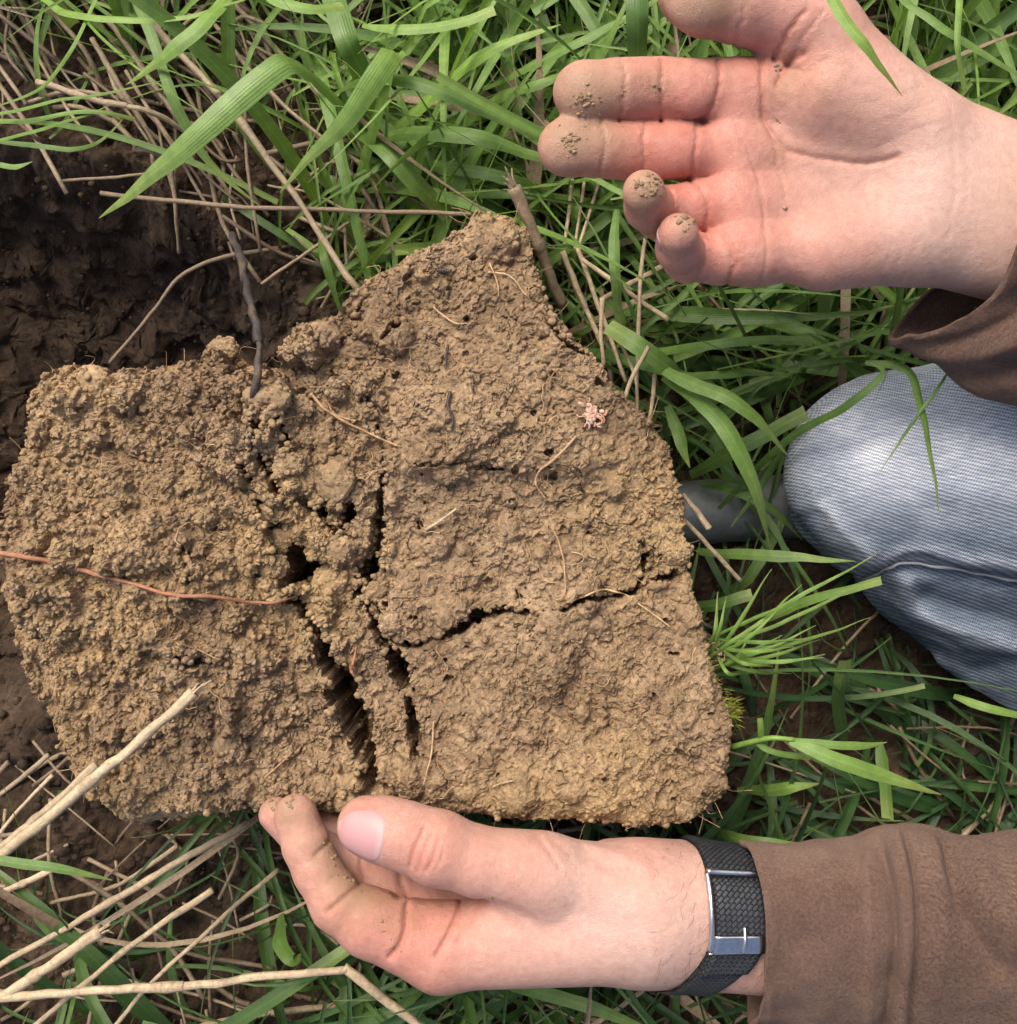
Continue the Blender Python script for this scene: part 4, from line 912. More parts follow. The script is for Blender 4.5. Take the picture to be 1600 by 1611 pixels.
def sleeve_left():
    rings = []
    #       cx,  cy,  ry,  cz,  rz(mm), near shift, top shift
    for cx, cy, ry, cz, rz, ns, ts in [(1172, 1470, 148, -8, 38, 34, -8), (1230, 1470, 148, -8, 39, 32, -6), (1320, 1474, 156, -8, 42, 26, 0), (1400, 1474, 176, -6, 46, 16, 0), (1450, 1476, 180, -6, 48, 10, 0), (1520, 1484, 172, -6, 48, 8, 0), (1640, 1500, 196, -4, 54, 4, 0), (1900, 1540, 240, 20, 66, 0, 0), (2200, 1560, 280, 70, 80, 0, 0)]:
        ring = []
        for k in range(12):
            a = k/12*2*math.pi; ring.append(P(cx+ns*max(0, math.sin(a))+ts*math.cos(a), cy-ry*math.cos(a), ZL+0.001*(cz+rz*math.sin(a))))
        rings.append(ring)
    rel = [([(1380, 1316), (1402, 1400), (1408, 1500), (1392, 1625)], -3.2, 9), ([(1420, 1300), (1440, 1390), (1442, 1500), (1428, 1625)], -2.2, 5), ([(1410, 1300), (1424, 1400), (1426, 1500), (1412, 1625)], 2.2, 12),
           ([(1488, 1300), (1508, 1390), (1530, 1450), (1570, 1520)], -3.2, 16), ([(1470, 1310), (1480, 1420), (1470, 1560)], 1.6, 18), ([(1540, 1330), (1560, 1420), (1610, 1480)], 3.0, 24), ([(1290, 1330), (1310, 1450), (1300, 1600)], 1.4, 30), ([(1360, 1320), (1376, 1450), (1366, 1600)], 1.8, 12), ([(1205, 1345), (1218, 1450), (1212, 1600)], 0.5, 8)]
    V, F, px, py = loft(rings, 180, 240, rel, 0.0025, 0.03, 3)
    pl = (0.12+0.88*sstep(1380, 1500, px)+0.5*sstep(1430, 1560, py)*sstep(1200, 1300, px)).ravel(); pl = np.concatenate([pl, pl])
    o = obj('sleeve', mesh_np('sleeve', V, F, True, {'pill': np.clip(pl, 0, 1)}), M['fleece'], PERSON, 'brown fleece sleeve with seam behind the watch strap'); fuzz(V, 9000, 3, o, V[:, 0] < 0.27); return o
sleeve_left()
def sleeve_right():
    cuff = [(1640, 150, .200), (1650, 230, .236), (1625, 320, .240), (1600, 385, .232), (1562, 462, .215), (1490, 512, .196), (1403, 532, .172), (1416, 505, .158), (1472, 448, .152), (1560, 410, .146), (1640, 330, .140), (1660, 200, .155)]
    r2 = [(1690, 150, .200), (1700, 230, .240), (1690, 320, .246), (1668, 400, .238), (1640, 480, .222), (1570, 548, .205), (1484, 580, .172), (1500, 560, .152), (1545, 500, .146), (1620, 430, .142), (1690, 330, .136), (1700, 200, .150)]
    r3 = [(1780, 140, .205), (1790, 230, .255), (1780, 330, .262), (1760, 440, .250), (1730, 540, .232), (1680, 620, .210), (1610, 655, .172), (1620, 620, .146), (1660, 540, .140), (1720, 440, .136), (1780, 330, .134), (1790, 200, .150)]
    r4 = [(2000, 140, .24), (2010, 240, .30), (2010, 350, .31), (2000, 470, .30), (1970, 580, .27), (1930, 660, .23), (1890, 690, .19), (1900, 640, .16), (1920, 540, .145), (1960, 440, .14), (2000, 330, .15), (2010, 200, .18)]
    r5 = [(2300, 180, .33), (2310, 270, .39), (2310, 370, .40), (2300, 480, .39), (2280, 580, .36), (2240, 660, .32), (2200, 690, .27), (2210, 640, .24), (2230, 540, .22), (2270, 440, .215), (2300, 330, .22), (2310, 230, .26)]
    rings = [[P(*q) for q in r] for r in (cuff, r2, r3, r4, r5)]
    V, F, px, py = loft(rings, 200, 180, [([(1420, 545), (1500, 540), (1590, 500)], -1.4, 10), ([(1470, 560), (1540, 560), (1620, 530)], 2.0, 16), ([(1500, 590), (1570, 590), (1640, 570)], -2.5, 12)], 0.005, 0.03, 8)
    o = obj('sleeve', mesh_np('sleeve', V, F, True, {'pill': np.full(len(V), 0.25)}), M['fleece'], PERSON, 'loose brown fleece cuff hanging over the knee'); fuzz(V, 5000, 4, o, V[:, 0] < 0.30); return o
sleeve_right()

# ---- jeans: bent knee, thigh above the shin
def build_jeans():
    lo = np.array([P(1190, 0, 0.05)[0], -0.24, -0.03]); hi = np.array([0.62, 0.16, 0.30])
    f = Field(lo, hi, 0.0022); D = f.D
    Q = lambda x, y, z: P(x, y, z)
    s = S(0.10)
    f.cone(D, Q(1424, 742, .072), Q(1700, 735, .100), 168*s, 205*s, 0.03)
    f.cone(D, Q(1700, 735, .100), Q(2500, 700, .17), 205*s, 260*s, 0.03)
    f.cone(D, Q(1410, 790, .060), Q(1560, 900, .052), 130*s, 140*s, 0.03)
    f.cone(D, Q(1560, 935, .050), Q(2400, 1440, .045), 148*s, 160*s, 0.025)
    f.ball(D, Q(1340, 745, .085), (85*s, 110*s, 70*s), 0.03)
    def K(pts, amp, wd, z=0.10, zs=0.09): f.crease(D, [P(a, b, z) for a, b in spline(pts, 14)[:, :2]], amp*0.001, wd*s, zs)
    K([(1275, 820), (1310, 870), (1350, 900)], 3.0, 14); K([(1290, 800), (1325, 850), (1365, 875)], -2.2, 12)
    K([(1330, 915), (1370, 912), (1415, 890), (1500, 900), (1640, 925)], 3.5, 16); K([(1345, 895), (1385, 890), (1425, 870), (1500, 880), (1640, 902)], -2.0, 14)
    K([(1385, 930), (1420, 985), (1490, 1020), (1580, 1060)], 5.0, 20); K([(1430, 920), (1450, 965), (1500, 990), (1600, 1020)], -4.5, 18)
    K([(1360, 940), (1395, 985), (1430, 1010)], -4, 14); K([(1480, 935), (1540, 960), (1640, 985)], 3.0, 18); K([(1330, 925), (1380, 985), (1420, 1020)], 2.5, 10)
    K([(1440, 800), (1520, 815), (1640, 835)], 1.2, 20); K([(1420, 770), (1520, 780), (1640, 790)], -1.0, 18); K([(1300, 680), (1330, 640), (1380, 610)], 0.8, 14)
    V, F = f.surface(D)
    V = V+f.grad(D, V)*(0.0018*fbm3(V, 0.035, 3, 2))[:, None]
    sc = (CAM_H-V[:, 2])*TAN/800; px = V[:, 0]/sc+800; py = 805.5-V[:, 1]/sc
    wear = 0.36*np.exp(-(((px-1420)/320)**2+((py-680)/160)**2))+0.48*sstep(930, 640, py)
    for pts, a, wd in (([(1330, 895), (1385, 888), (1425, 868), (1500, 878), (1640, 900)], 0.35, 13), ([(1360, 940), (1400, 1000), (1470, 1035)], 0.35, 10), ([(1430, 925), (1455, 965), (1500, 990), (1600, 1015)], 0.3, 12), ([(1475, 1045), (1510, 1085), (1640, 1140)], 0.3, 14), ([(1290, 800), (1325, 850), (1365, 875)], 0.3, 10)):
        wear += a*np.exp(-(line_dist(px, py, spline(pts, 12)[:, :2].tolist())/wd)**2)
    wear += 0.35*sstep(1040, 1120, py)*sstep(1420, 1500, px)+0.10*fbm3(V, 0.03, 3, 5)+0.22
    o = obj('jeans', mesh_np('jeans', V, F, True, {'wear': np.clip(wear, 0.03, 1)}), M['denim'], PERSON, 'faded blue denim over a bent knee')
    # pale worn seams lying on the cloth
    def seam(pts, r, zoff=0.0008):
        q = []
        for a, b in spline(pts, 60)[:, :2]:
            z = 0.24
            for _ in range(260):
                p = P(a, b, z)
                if f.sample(D, p[None])[0] < zoff: break
                z -= 0.0008
            q.append(P(a, b, z))
        q = np.array(q); q[:, 2] = np.convolve(np.pad(q[:, 2], 3, 'edge'), np.ones(7)/7, 'valid')
        V, F, _ = tube(q, r*(1+0.3*vn3(q, 0.004, 3)), 8, True, 0.0006); obj('seam', mesh_np('seam', V, F), M['thread'], o)
    seam([(1345, 915), (1372, 908), (1400, 893), (1425, 886), (1500, 895), (1570, 908), (1680, 928)], 0.0008)
    seam([(1394, 940), (1400, 962), (1412, 975)], 0.0009)
    return f
FJ = build_jeans()

def build_torso():
    rings = []
    for cx, cy, rx, ry, z in [(0.74, -0.03, 0.13, 0.20, 0.02), (0.73, -0.03, 0.14, 0.21, 0.16), (0.71, -0.03, 0.14, 0.22, 0.34), (0.68, -0.03, 0.14, 0.24, 0.50), (0.65, -0.03, 0.13, 0.22, 0.62), (0.64, -0.03, 0.08, 0.11, 0.68)]:
        rings.append([np.array([cx+rx*math.cos(a), cy+ry*math.sin(a), z]) for a in np.linspace(0, 2*math.pi, 12, endpoint=False)])
    V, F, px, py = loft(rings, 96, 60, [], 0.012, 0.12, 5)
    obj('fleece_jacket', mesh_np('fleece_jacket', V, F, True, {'pill': np.full(len(V), 0.6)}), M['fleece'], PERSON, 'body of the brown fleece jacket')
build_torso()

#@@WATCH
def build_watch():
    root = empty('wristwatch', None, 'woven black watch strap with steel buckle around the wrist', 'watch')
    Q = lambda x, y, z=0: P(x, y, ZL+z*0.001)
    # strap path: ring around the wrist, its plane leaning as in the picture; every point is pushed out to just above the skin
    def ring_pt(a, v, off):
        y = math.cos(a); z = math.sin(a)
        cx = 1130+14*z-(58*max(0, -y)**1.6)+4*max(0, y)
        c = Q(cx+v*43, 1438, -6); d = np.array([0, y, z*0.9]); d /= np.linalg.norm(d)
        if y < 0: d[0] = 0.0
        lo, hi = 0.012, 0.048
        for _ in range(14):
            m = (lo+hi)/2
            if FL.sample(FL.D, (c+d*m)[None])[0] < off: lo = m
            else: hi = m
        return c+d*hi
    def band(a0, a1, n, off, name, vw=1.0, th=0.0016, closed=False, mt='strap'):
        A = np.linspace(a0, a1, n, endpoint=not closed); vs = np.linspace(-vw, vw, 13); G = np.array([[ring_pt(a, v, off) for v in vs] for a in A])
        n2 = np.cross(np.gradient(G, axis=0), np.gradient(G, axis=1)); n2 /= np.linalg.norm(n2, axis=2)[..., None]
        c = G.mean((0, 1))
        if ((G-Q(1128, 1438, -6))*n2).sum() < 0: n2 = -n2
        edge = (1-np.abs(vs)**8)[None, :, None]
        O = G+n2*th*edge; na, nv = G.shape[:2]; V = np.vstack([O.reshape(-1, 3), G.reshape(-1, 3)]); idx = np.arange(na*nv).reshape(na, nv); o = na*nv
        def q(i, j):
            return np.stack([i[:, :-1], i[:, 1:], j[:, 1:], j[:, :-1]], -1).reshape(-1, 4)
        b = np.roll(idx, -1, 0) if closed else idx[1:]; a = idx if closed else idx[:-1]
        F = [q(a, b), q(b, a)+o, np.stack([a[:, 0], b[:, 0], b[:, 0]+o, a[:, 0]+o], -1), np.stack([b[:, -1], a[:, -1], a[:, -1]+o, b[:, -1]+o], -1)]
        if not closed: F += [np.stack([idx[0, 1:], idx[0, :-1], idx[0, :-1]+o, idx[0, 1:]+o], -1), np.stack([idx[-1, :-1], idx[-1, 1:], idx[-1, 1:]+o, idx[-1, :-1]+o], -1)]
        F = np.vstack(F); me = mesh_np(name, V, F)
        L_ = np.concatenate([[0], np.cumsum(np.linalg.norm(np.diff(G[:, 6], axis=0), axis=1))]); U = np.stack([np.repeat(L_, nv), np.tile(vs*0.0115, na)], -1); U = np.vstack([U, U])
        uv = me.uv_layers.new(name='UVMap'); li = np.empty(len(me.loops), np.int32); me.loops.foreach_get('vertex_index', li); uv.data.foreach_set('uv', U[li].astype(np.float32).ravel())
        return obj(name, me, M[mt], root)
    band(0, 2*math.pi, 150, 0.0005, 'strap', 1.0, 0.0016, True)
    band(rad(49), rad(122), 50, 0.0026, 'strap_end', 0.86, 0.0015)
    # buckle: a rounded bent frame with a wide lower bar, and its prong
    def rod(pts, r, name, flat=1.0):
        p = spline(pts, 24); V, F, _ = tube(p, r, 10); return V, F
    A0, A1 = rad(43), rad(98)
    bk = band(A1-0.20, A1+0.03, 14, 0.0044, 'buckle', 1.04, 0.0015, mt='steel')
    off = 0.0042
    for nm, pts, r in (('buckle_bar', [ring_pt(a, -1.03, off) for a in np.linspace(A0, A1, 9)], 0.0012), ('buckle_bar', [ring_pt(a, 1.03, off) for a in np.linspace(A0, A1, 9)], 0.0012), ('buckle_bar', [ring_pt(A0, v, off+0.0006) for v in np.linspace(-1.03, 1.03, 9)], 0.0013)):
        V, F = rod(pts, r, ''); obj(nm, mesh_np(nm, V, F), M['steel'], root)
    V, F = rod([ring_pt(A1-0.30, 0.1, 0.0046), ring_pt(A1-0.14, 0.1, 0.0064), ring_pt(A1, 0.1, 0.0062)], 0.0009, ''); obj('prong', mesh_np('prong', V, F), M['steel'], root)
build_watch()

#@@SMALL
def build_pipe():
    z = 0.022; p = spline([P(1030, 812, z), P(1300, 792, z), P(1800, 770, z)], 30)
    V, F, _ = tube(p, 0.0185, 28, True, 0.0006); obj('metal_tube', mesh_np('metal_tube', V, F), M['pipe'], label='dull grey tube lying in the grass in front of the knee', cat='tube')
build_pipe()
def build_woodlouse():
    root = empty('woodlouse', None, 'tiny dark segmented woodlouse on the upper part of the soil block', 'woodlouse')
    c = PB(697, 423, 0.0012); 
    for q in [(680, 423), (710, 423), (697, 416), (697, 430)]: c[2] = max(c[2], PB(*q)[2]+0.001)
    V, F = lump(1); n = V/np.linalg.norm(V, axis=1)[:, None]; sp = Soup(); k = 8
    for i in range(k):
        t = (i-(k-1)/2)/(k/2); w_ = math.sqrt(max(0.12, 1-t*t)); sp.add(n*np.array([0.00055, 0.0014*w_+0.0003, 0.0012*w_+0.0003])+c+np.array([t*0.0031, -0.0003*t, 0]), F)
    obj('body', sp.mesh('body'), M['chitin'], root)
    for sx in (-1, 1):
        p = spline([c+np.array([-0.003, sx*0.0004, 0.0004]), c+np.array([-0.0042, sx*0.0012, 0.0008]), c+np.array([-0.005, sx*0.0011, 0.0004])], 6); V2, F2, _ = tube(p, 0.00012, 5); obj('antenna', mesh_np('antenna', V2, F2[:, :4]), M['chitin'], root)
build_woodlouse()
def rod_thing(name, pts, wd, m, label, cat, tone=0.7, tip=0.8, frayed=False, group=None, sides=10):
    """pts: (px, py, height m); wd: width in photo px"""
    q = np.array([P(*v) for v in spline(pts, max(12, 8*len(pts)))]); r = wd*0.5*S(np.mean([v[2] for v in pts]))
    q = q+np.stack([fbm3(q, 0.035, 2, len(label)+k) for k in range(3)], 1)*np.array([1, 1, 0.5])*0.6*min(0.0022, 0.35*np.linalg.norm(q[-1]-q[0])*0.05)
    rr = r*np.linspace(1, tip, len(q))*(1+0.16*vn3(q, 0.016, len(label)+7))
    ln_ = np.linalg.norm(q[-1]-q[0])
    V, F, al = tube(q, rr, sides, True, (0.6 if m == 'twig' else 0.22)*r, len(label)); o = Soup(); o.add(V, F, tone=tone, along=al*ln_*8, around=np.concatenate([np.tile(np.abs(np.arange(sides)-sides/2)/sides, len(q)), [0, 0]]))
    if r > 0.0014:                    # a swollen joint and a torn end
        k = len(q)//2; V, F, al = tube(q[k-1:k+2], np.array([1.0, 1.22, 1.0])*rr[k], sides, False); o.add(V, F, tone=tone*0.7, along=al, around=0.0)
    if frayed:
        d = (q[0]-q[1])/np.linalg.norm(q[0]-q[1])
        for j in range(6):
            a = np.random.default_rng(j+len(label)).normal(0, 1, 3); e = q[0]+a/np.linalg.norm(a)*r*0.7; p = spline([e-d*0.003, e+d*0.003, e+d*0.006+a*0.001], 6); V, F, al = tube(p, r*0.25*np.linspace(1, 0.4, 6), 6); o.add(V, F, tone=tone, along=al, around=0.0)
    return obj(name, o.mesh(name), M[m], None, label, cat, group)
G1 = 'pale dry stalks at lower left'; G2 = 'dry stalks across the pit edge'; G3 = 'dry stubble beside the block'
def stalk(pts, wd, label, tone, group, m='straw', **k): return rod_thing('dry_stalk', pts, wd, m, label, 'stalk', tone, group=group, **k)
zt = Z0+0.016
stalk([(302, 1092, zt), (150, 1225, zt+.004), (-60, 1392, zt+.006)], 19, 'thick split straw crossing the lower left face of the soil block', 0.85, G1, frayed=True)
stalk([(152, 1203, zt-.008), (60, 1286, zt-.004), (-60, 1385, zt-.002)], 15, 'shorter straw lying alongside the thick split straw', 0.7, G1)
stalk([(76, 1188, .06), (0, 1252, .06), (-60, 1300, .06)], 8, 'thin grey straw left of the block, topmost of the lower left straws', 0.55, G1)
stalk([(82, 1220, .07), (30, 1275, .07), (-50, 1378, .07)], 7, 'short thin whitish straw just above the thick split straw', 1.0, G1)
stalk([(392, 1292, .06), (180, 1416, .075), (-60, 1556, .08)], 12, 'long speckled straw running from under the block to the left edge', 0.72, G1)
stalk([(158, 1462, .10), (60, 1530, .10), (-60, 1606, .10)], 19, 'thick hollow straw with an open cut end at lower left', 0.9, G1, frayed=True)
stalk([(336, 1398, .09), (200, 1490, .09), (20, 1640, .09)], 11, 'straw ending in a pale node, second below the block', 0.8, G1)
stalk([(440, 1368, .05), (346, 1448, .07), (240, 1545, .09), (150, 1650, .09)], 8, 'slender straw whose dark upper end passes the index finger', 0.75, G1)
stalk([(-60, 1572, .10), (250, 1553, .105), (545, 1524, .11)], 15, 'long level straw along the bottom left ending in a bent joint', 0.85, G1)
stalk([(540, 1522, .11), (590, 1560, .11), (690, 1640, .105)], 16, 'grey straw leading down right from the bent joint', 0.75, G1)
stalk([(92, 1364, .045), (180, 1416, .045), (280, 1490, .04), (430, 1522, .03)], 8, 'dark brown curved stem passing under the pale straws', 0.1, G1)
stalk([(92, 1362, .08), (40, 1388, .08), (-50, 1424, .08)], 11, 'pale straw stub beneath the green leaf tip at lower left', 0.95, G1)
stalk([(280, 1330, .02), (180, 1395, .02), (80, 1420, .015)], 8, 'grey straw lying on the soil below the block', 0.45, G1)
stalk([(560, 1580, .02), (380, 1600, .02), (200, 1650, .02)], 10, 'dull straw lying low along the bottom edge', 0.5, G1)
stalk([(245, 40, .05), (370, 186, .06), (565, 455, .09)], 13, 'long grey brown stalk slanting down to the top of the block', 0.42, G2)
stalk([(160, 306, .03), (400, 325, .06), (742, 338, .09)], 8, 'thin level brown stem ending at the block peak', 0.3, G2)
stalk([(60, 128, .04), (150, 160, .045), (230, 172, .05), (310, 215, .03)], 10, 'bent tan stalk below the thin green blades at left', 0.6, G2)
stalk([(340, 40, .03), (460, 180, .04), (690, 335, .04), (790, 365, .04)], 7, 'thin brown stem slanting behind the broad grass leaves', 0.35, G2)
stalk([(456, 384, .0), (310, 418, .0), (240, 490, -.01), (176, 572, -.02)], 7, 'slim grey twig bent across the dark pit', 0.3, G2)
stalk([(98, 284, .0), (170, 280, .01), (245, 272, .02)], 5, 'short thin twig poking out over the pit', 0.35, G2)
stalk([(268, 265, .02), (276, 330, .01), (282, 398, -.01)], 7, 'short brown stalk hanging into the pit', 0.5, G2)
stalk([(145, 60, .03), (200, 150, .03), (250, 240, .02)], 9, 'brown stalk parallel to the bundle above the pit, leftmost', 0.35, G2)
stalk([(170, 30, .02), (240, 130, .03), (330, 250, .02)], 10, 'brown stalk in the middle of the bundle above the pit', 0.3, G2)
stalk([(210, 90, .03), (290, 200, .02), (380, 330, .01)], 9, 'brown stalk in the bundle above the pit, rightmost', 0.4, G2)
stalk([(200, 110, .02), (260, 210, .02), (330, 310, .0), (370, 410, -.01)], 6, 'tan stalk reaching from the bundle down to the dark root', 0.5, G2)
stalk([(330, 330, .02), (250, 200, .02), (180, 130, .01)], 6, 'thin dark stalk crossing beneath the bundle', 0.15, G2)
stalk([(550, 350, .02), (480, 400, .02), (410, 445, .01)], 6, 'tan stem lying slantwise left of the block peak', 0.55, G2)
stalk([(640, 390, .03), (500, 310, .03), (420, 290, .02)], 5, 'fine straw crossing under the long slanting stalk', 0.6, G2)
stalk([(808, 296, .12), (845, 380, .11), (884, 480, .09)], 22, 'thick brown broken stem at the right shoulder of the block', 0.22, G3, frayed=True)
for i, (a, b, c_, wd, tn, lb) in enumerate([
        ((902, 272, .05), (888, 385, .06), None, 7, 0.85, 'upright straw below the middle finger, leftmost of the stubble'), ((922, 276, .05), (905, 392, .06), None, 6, 0.95, 'second upright straw below the middle finger'), ((945, 280, .05), (912, 385, .07), None, 6, 0.75, 'leaning straw below the middle finger'),
        ((884, 395, .08), (948, 545, .08), None, 10, 0.8, 'pale stubble straw slanting along the right flank of the block'), ((905, 380, .06), (985, 600, .08), None, 8, 0.65, 'tan stubble straw beside the right flank'), ((1052, 506, .07), (915, 408, .07), None, 9, 0.9, 'pale straw stub sticking out right below the little finger'),
        ((1018, 368, .08), (1006, 480, .09), (1000, 668, .10), 7, 0.6, 'thin reddish straw hanging from the little finger to the block'), ((1020, 545, .13), (985, 620, .13), (985, 668, .125), 7, 0.8, 'bent straw rooted in the rim above the pink root'), ((948, 470, .10), (946, 520, .10), (950, 575, .10), 8, 0.9, 'short pale straw standing at the right rim'),
        ((1040, 420, .05), (950, 470, .06), None, 10, 0.7, 'creased tan straw crossing the stubble'), ((975, 540, .11), (1000, 600, .12), (1002, 670, .12), 6, 0.55, 'slender straw at the rim under the broad leaf'), ((1030, 590, .11), (1025, 640, .12), (1018, 672, .12), 7, 0.6, 'rightmost straw rooted in the upper rim'),
        ((1166, 915, .11), (1120, 865, .12), (1076, 818, .125), 8, 0.75, 'loose straw pointing down right from the block rim'), ((1116, 832, .13), (1098, 806, .13), (1074, 778, .13), 10, 0.55, 'short broken straw end above the loose straw')]):
    stalk([a, b]+([c_] if c_ else []), wd, lb, tn, G3)
rod_thing('dark_root', [(366, 370, .10), (384, 430, .13), (400, 500, .155), (408, 560, .168), (400, 612, .166), (404, 660, .150)], 13, 'twig', 'dark earthy root standing up from the top of the block over the pit', 'root', 0.4, 1.1)
rod_thing('red_root', [(-30, 862, bh(3, 860)+.004)]+[(x, y, max(bh(x, y), bh(x-8, y), bh(x+8, y))+0.0006) for x, y in [(40, 878), (80, 884), (130, 898), (200, 918), (270, 936), (330, 940), (390, 948), (430, 948), (466, 940)]], 8, 'redroot', 'long orange red root lying across the left chunk of soil', 'root', 0.35, 0.6)
rod_thing('straw_fragment', [(668, 834, bh(668, 834)+.002), (690, 820, bh(690, 820)+.003), (717, 800, bh(717, 800)+.002)], 5, 'straw', 'small white straw splinter in the smooth hollow of the block', 'straw', 1.0)
rod_thing('straw_fragment', [(775, 1238, bh(775, 1238)+.002), (790, 1232, bh(790, 1232)+.003), (806, 1228, bh(806, 1228)+.002)], 3.5, 'straw', 'tiny pale splinter near the lower rim of the block', 'straw', 1.0)
def pink_root():
    sp = Soup(); rr = np.random.default_rng(8)
    for k in range(60):
        c = PB(932+rr.normal(0, 8), 654+rr.normal(0, 9), 0.0); c[2] = bh(935, 652)+0.001; a = rr.uniform(0, 6.28); l = rr.uniform(0.0015, 0.0038)
        p = spline([c, c+np.array([math.cos(a), math.sin(a), 0.5])*l*0.5, c+np.array([math.cos(a+.5), math.sin(a+.5), 0.2])*l], 7); V, F, al = tube(p, rr.uniform(0.0003, 0.0010), 6); sp.add(V, F, tone=rr.random(), along=al)
    o = obj('pink_root', sp.mesh('pink_root'), M['pink'], None, 'pinkish shredded root stub in the upper right of the block', 'root')
m_, nt_, p_ = mat('pink_root'); L(nt_, ramp(nt_, attr(nt_, 'tone'), [(0, (0.42, 0.20, 0.10)), (0.5, (0.46, 0.28, 0.20)), (1, (0.50, 0.42, 0.35))]).outputs[0], p_.inputs['Base Color']); p_.inputs['Roughness'].default_value = 0.7; M['pink'] = m_
pink_root()

#@@GRASS
def blade(pts, wd, label, tone, twist=0.3, fold=0.22, cut=False, group=None, root=0.55, name='grass_leaf', parent=None, along=(0, 1)):
    q = np.array([P(*v) for v in spline(pts, 28)]); t = np.linspace(0, 1, 28); s = S(np.mean([v[2] for v in pts]))
    prof = np.minimum(1, root+(1-root)*t/0.25)*(np.clip((1-t)/0.42, 0, 1)**0.75 if not cut else np.clip(1-0.12*t, 0, 1))
    V, F, al, ac = ribbon(q, np.maximum(prof*wd*s, 0.0003), fold, twist*np.sin(t*2.6), side=(0, 0.12, 1) if True else None)
    V = V+0.0006*np.stack([vn3(V, 0.012, len(label)+k) for k in range(3)], 1)
    me = mesh_np(name, V, F, True, {'tone': np.full(len(V), min(1.0, tone*0.9+0.16)), 'along': along[0]+(along[1]-along[0])*al, 'across': ac})
    return obj(name, me, M['leaf'], parent, label, 'grass' if parent is None else None, group)
GB = 'grass blades one can follow'
blade([(1100, 760, .04), (1150, 770, .06), (1215, 800, .07), (1262, 850, .05)], 15, 'dark leaf lying across the grey tube', 0.2, 0.2, group=GB)
blade([(1235, 700, .05), (1200, 760, .07), (1150, 830, .06)], 11, 'narrow leaf hanging down over the grey tube', 0.3, 0.2, group=GB)
blade([(590, 215, .02), (535, 160, .07), (470, 103, .12), (425, 112, .135), (300, 222, .135), (220, 292, .12), (154, 344, .10)], 40, 'broad pale green leaf arching down left over the pit', 0.62, 0.15, group=GB, root=0.9)
blade([(560, 300, .03), (600, 150, .10), (622, 82, .135), (600, 110, .15), (545, 190, .15), (500, 232, .14), (440, 302, .12)], 34, 'twisted yellow green leaf left of centre, tip pointing down', 0.78, 0.5, group=GB)
blade([(590, 226, .02), (640, 186, .05), (700, 130, .08), (745, 95, .10), (810, 62, .11), (882, 38, .11)], 27, 'bright yellow green leaf rising right above the clump', 0.92, 0.2, group=GB)
blade([(520, 150, .05), (560, 128, .09), (610, 122, .11), (670, 134, .12), (760, 172, .11), (870, 225, .09), (1010, 275, .06)], 25, 'bluish green leaf arching right towards the middle finger', 0.38, 0.2, group=GB)
blade([(545, 190, .03), (600, 228, .07), (650, 280, .07), (706, 338, .05)], 33, 'broad green leaf pointing down to the block peak', 0.5, 0.1, group=GB, cut=True)
blade([(560, 220, .02), (640, 208, .07), (740, 214, .09), (830, 240, .08), (960, 290, .05)], 27, 'green leaf reaching right just under the bluish one', 0.55, 0.1, group=GB)
blade([(610, 240, .02), (700, 262, .06), (790, 278, .07), (850, 296, .06), (905, 335, .03)], 21, 'green leaf bending right above the block peak', 0.42, 0.1, group=GB)
blade([(1003, -40, .14), (1003, 20, .14), (1004, 70, .13), (1005, 130, .11)], 38, 'wide grey green upright leaf behind the index finger', 0.22, 0.05, group=GB, root=1, cut=True)
blade([(60, -10, .10), (100, 18, .12), (160, 29, .13), (250, 30, .13), (330, 16, .13), (410, -10, .12)], 15, 'bright leaf sweeping along the top left edge', 0.9, 0.4, group=GB)
blade([(360, -10, .12), (320, 35, .14), (262, 85, .14), (198, 132, .12)], 24, 'yellowish leaf tip pointing down left near the top', 0.85, 0.2, group=GB, root=0.9)
blade([(155, -10, .12), (112, 80, .13), (60, 140, .12), (-20, 176, .11)], 6, 'thin bright strand curving to the left edge', 0.9, 0.2, group=GB, root=0.9)
blade([(-30, 186, .10), (80, 160, .11), (170, 145, .11), (266, 125, .10)], 6, 'thin green strand at left, uppermost of four', 0.75, 0.2, group=GB, root=0.9)
blade([(-30, 188, .09), (40, 190, .10), (100, 178, .10), (160, 176, .10), (212, 186, .09)], 9, 'narrow leaf at left, second of four', 0.7, 0.2, group=GB, root=0.9, cut=True)
blade([(-30, 228, .09), (60, 205, .10), (120, 186, .10), (172, 166, .10)], 6, 'thin green strand at left, third of four', 0.8, 0.2, group=GB, root=0.9)
blade([(-30, 218, .06), (40, 228, .06), (110, 234, .06), (160, 220, .05), (200, 180, .04)], 9, 'dull green leaf at left with rusty middle, lowest of four', 0.35, 0.2, group=GB)
blade([(-20, 256, .06), (20, 262, .06), (50, 254, .06)], 10, 'short green tip at the left edge above the pit', 0.6, 0.2, group=GB)
blade([(205, -20, .06), (240, 60, .07), (275, 160, .07), (330, 255, .06), (412, 325, .05)], 17, 'long narrow green leaf slanting over the straw bundle', 0.5, 0.2, group=GB, root=0.9)
blade([(520, -20, .08), (545, 60, .09), (570, 120, .07), (590, 230, .02)], 36, 'broad dark stem leaf of the central clump', 0.4, 0.1, group=GB, root=1, cut=True)
blade([(570, 40, .12), (640, 45, .13), (720, 36, .13), (778, 16, .13)], 20, 'yellow green leaf with cut end near the top centre', 0.8, 0.2, group=GB, cut=True, root=0.3)
blade([(400, -30, .12), (440, 0, .13), (490, 12, .13), (540, 10, .12)], 22, 'light leaf dropping in from the top edge', 0.85, 0.2, group=GB, cut=True)
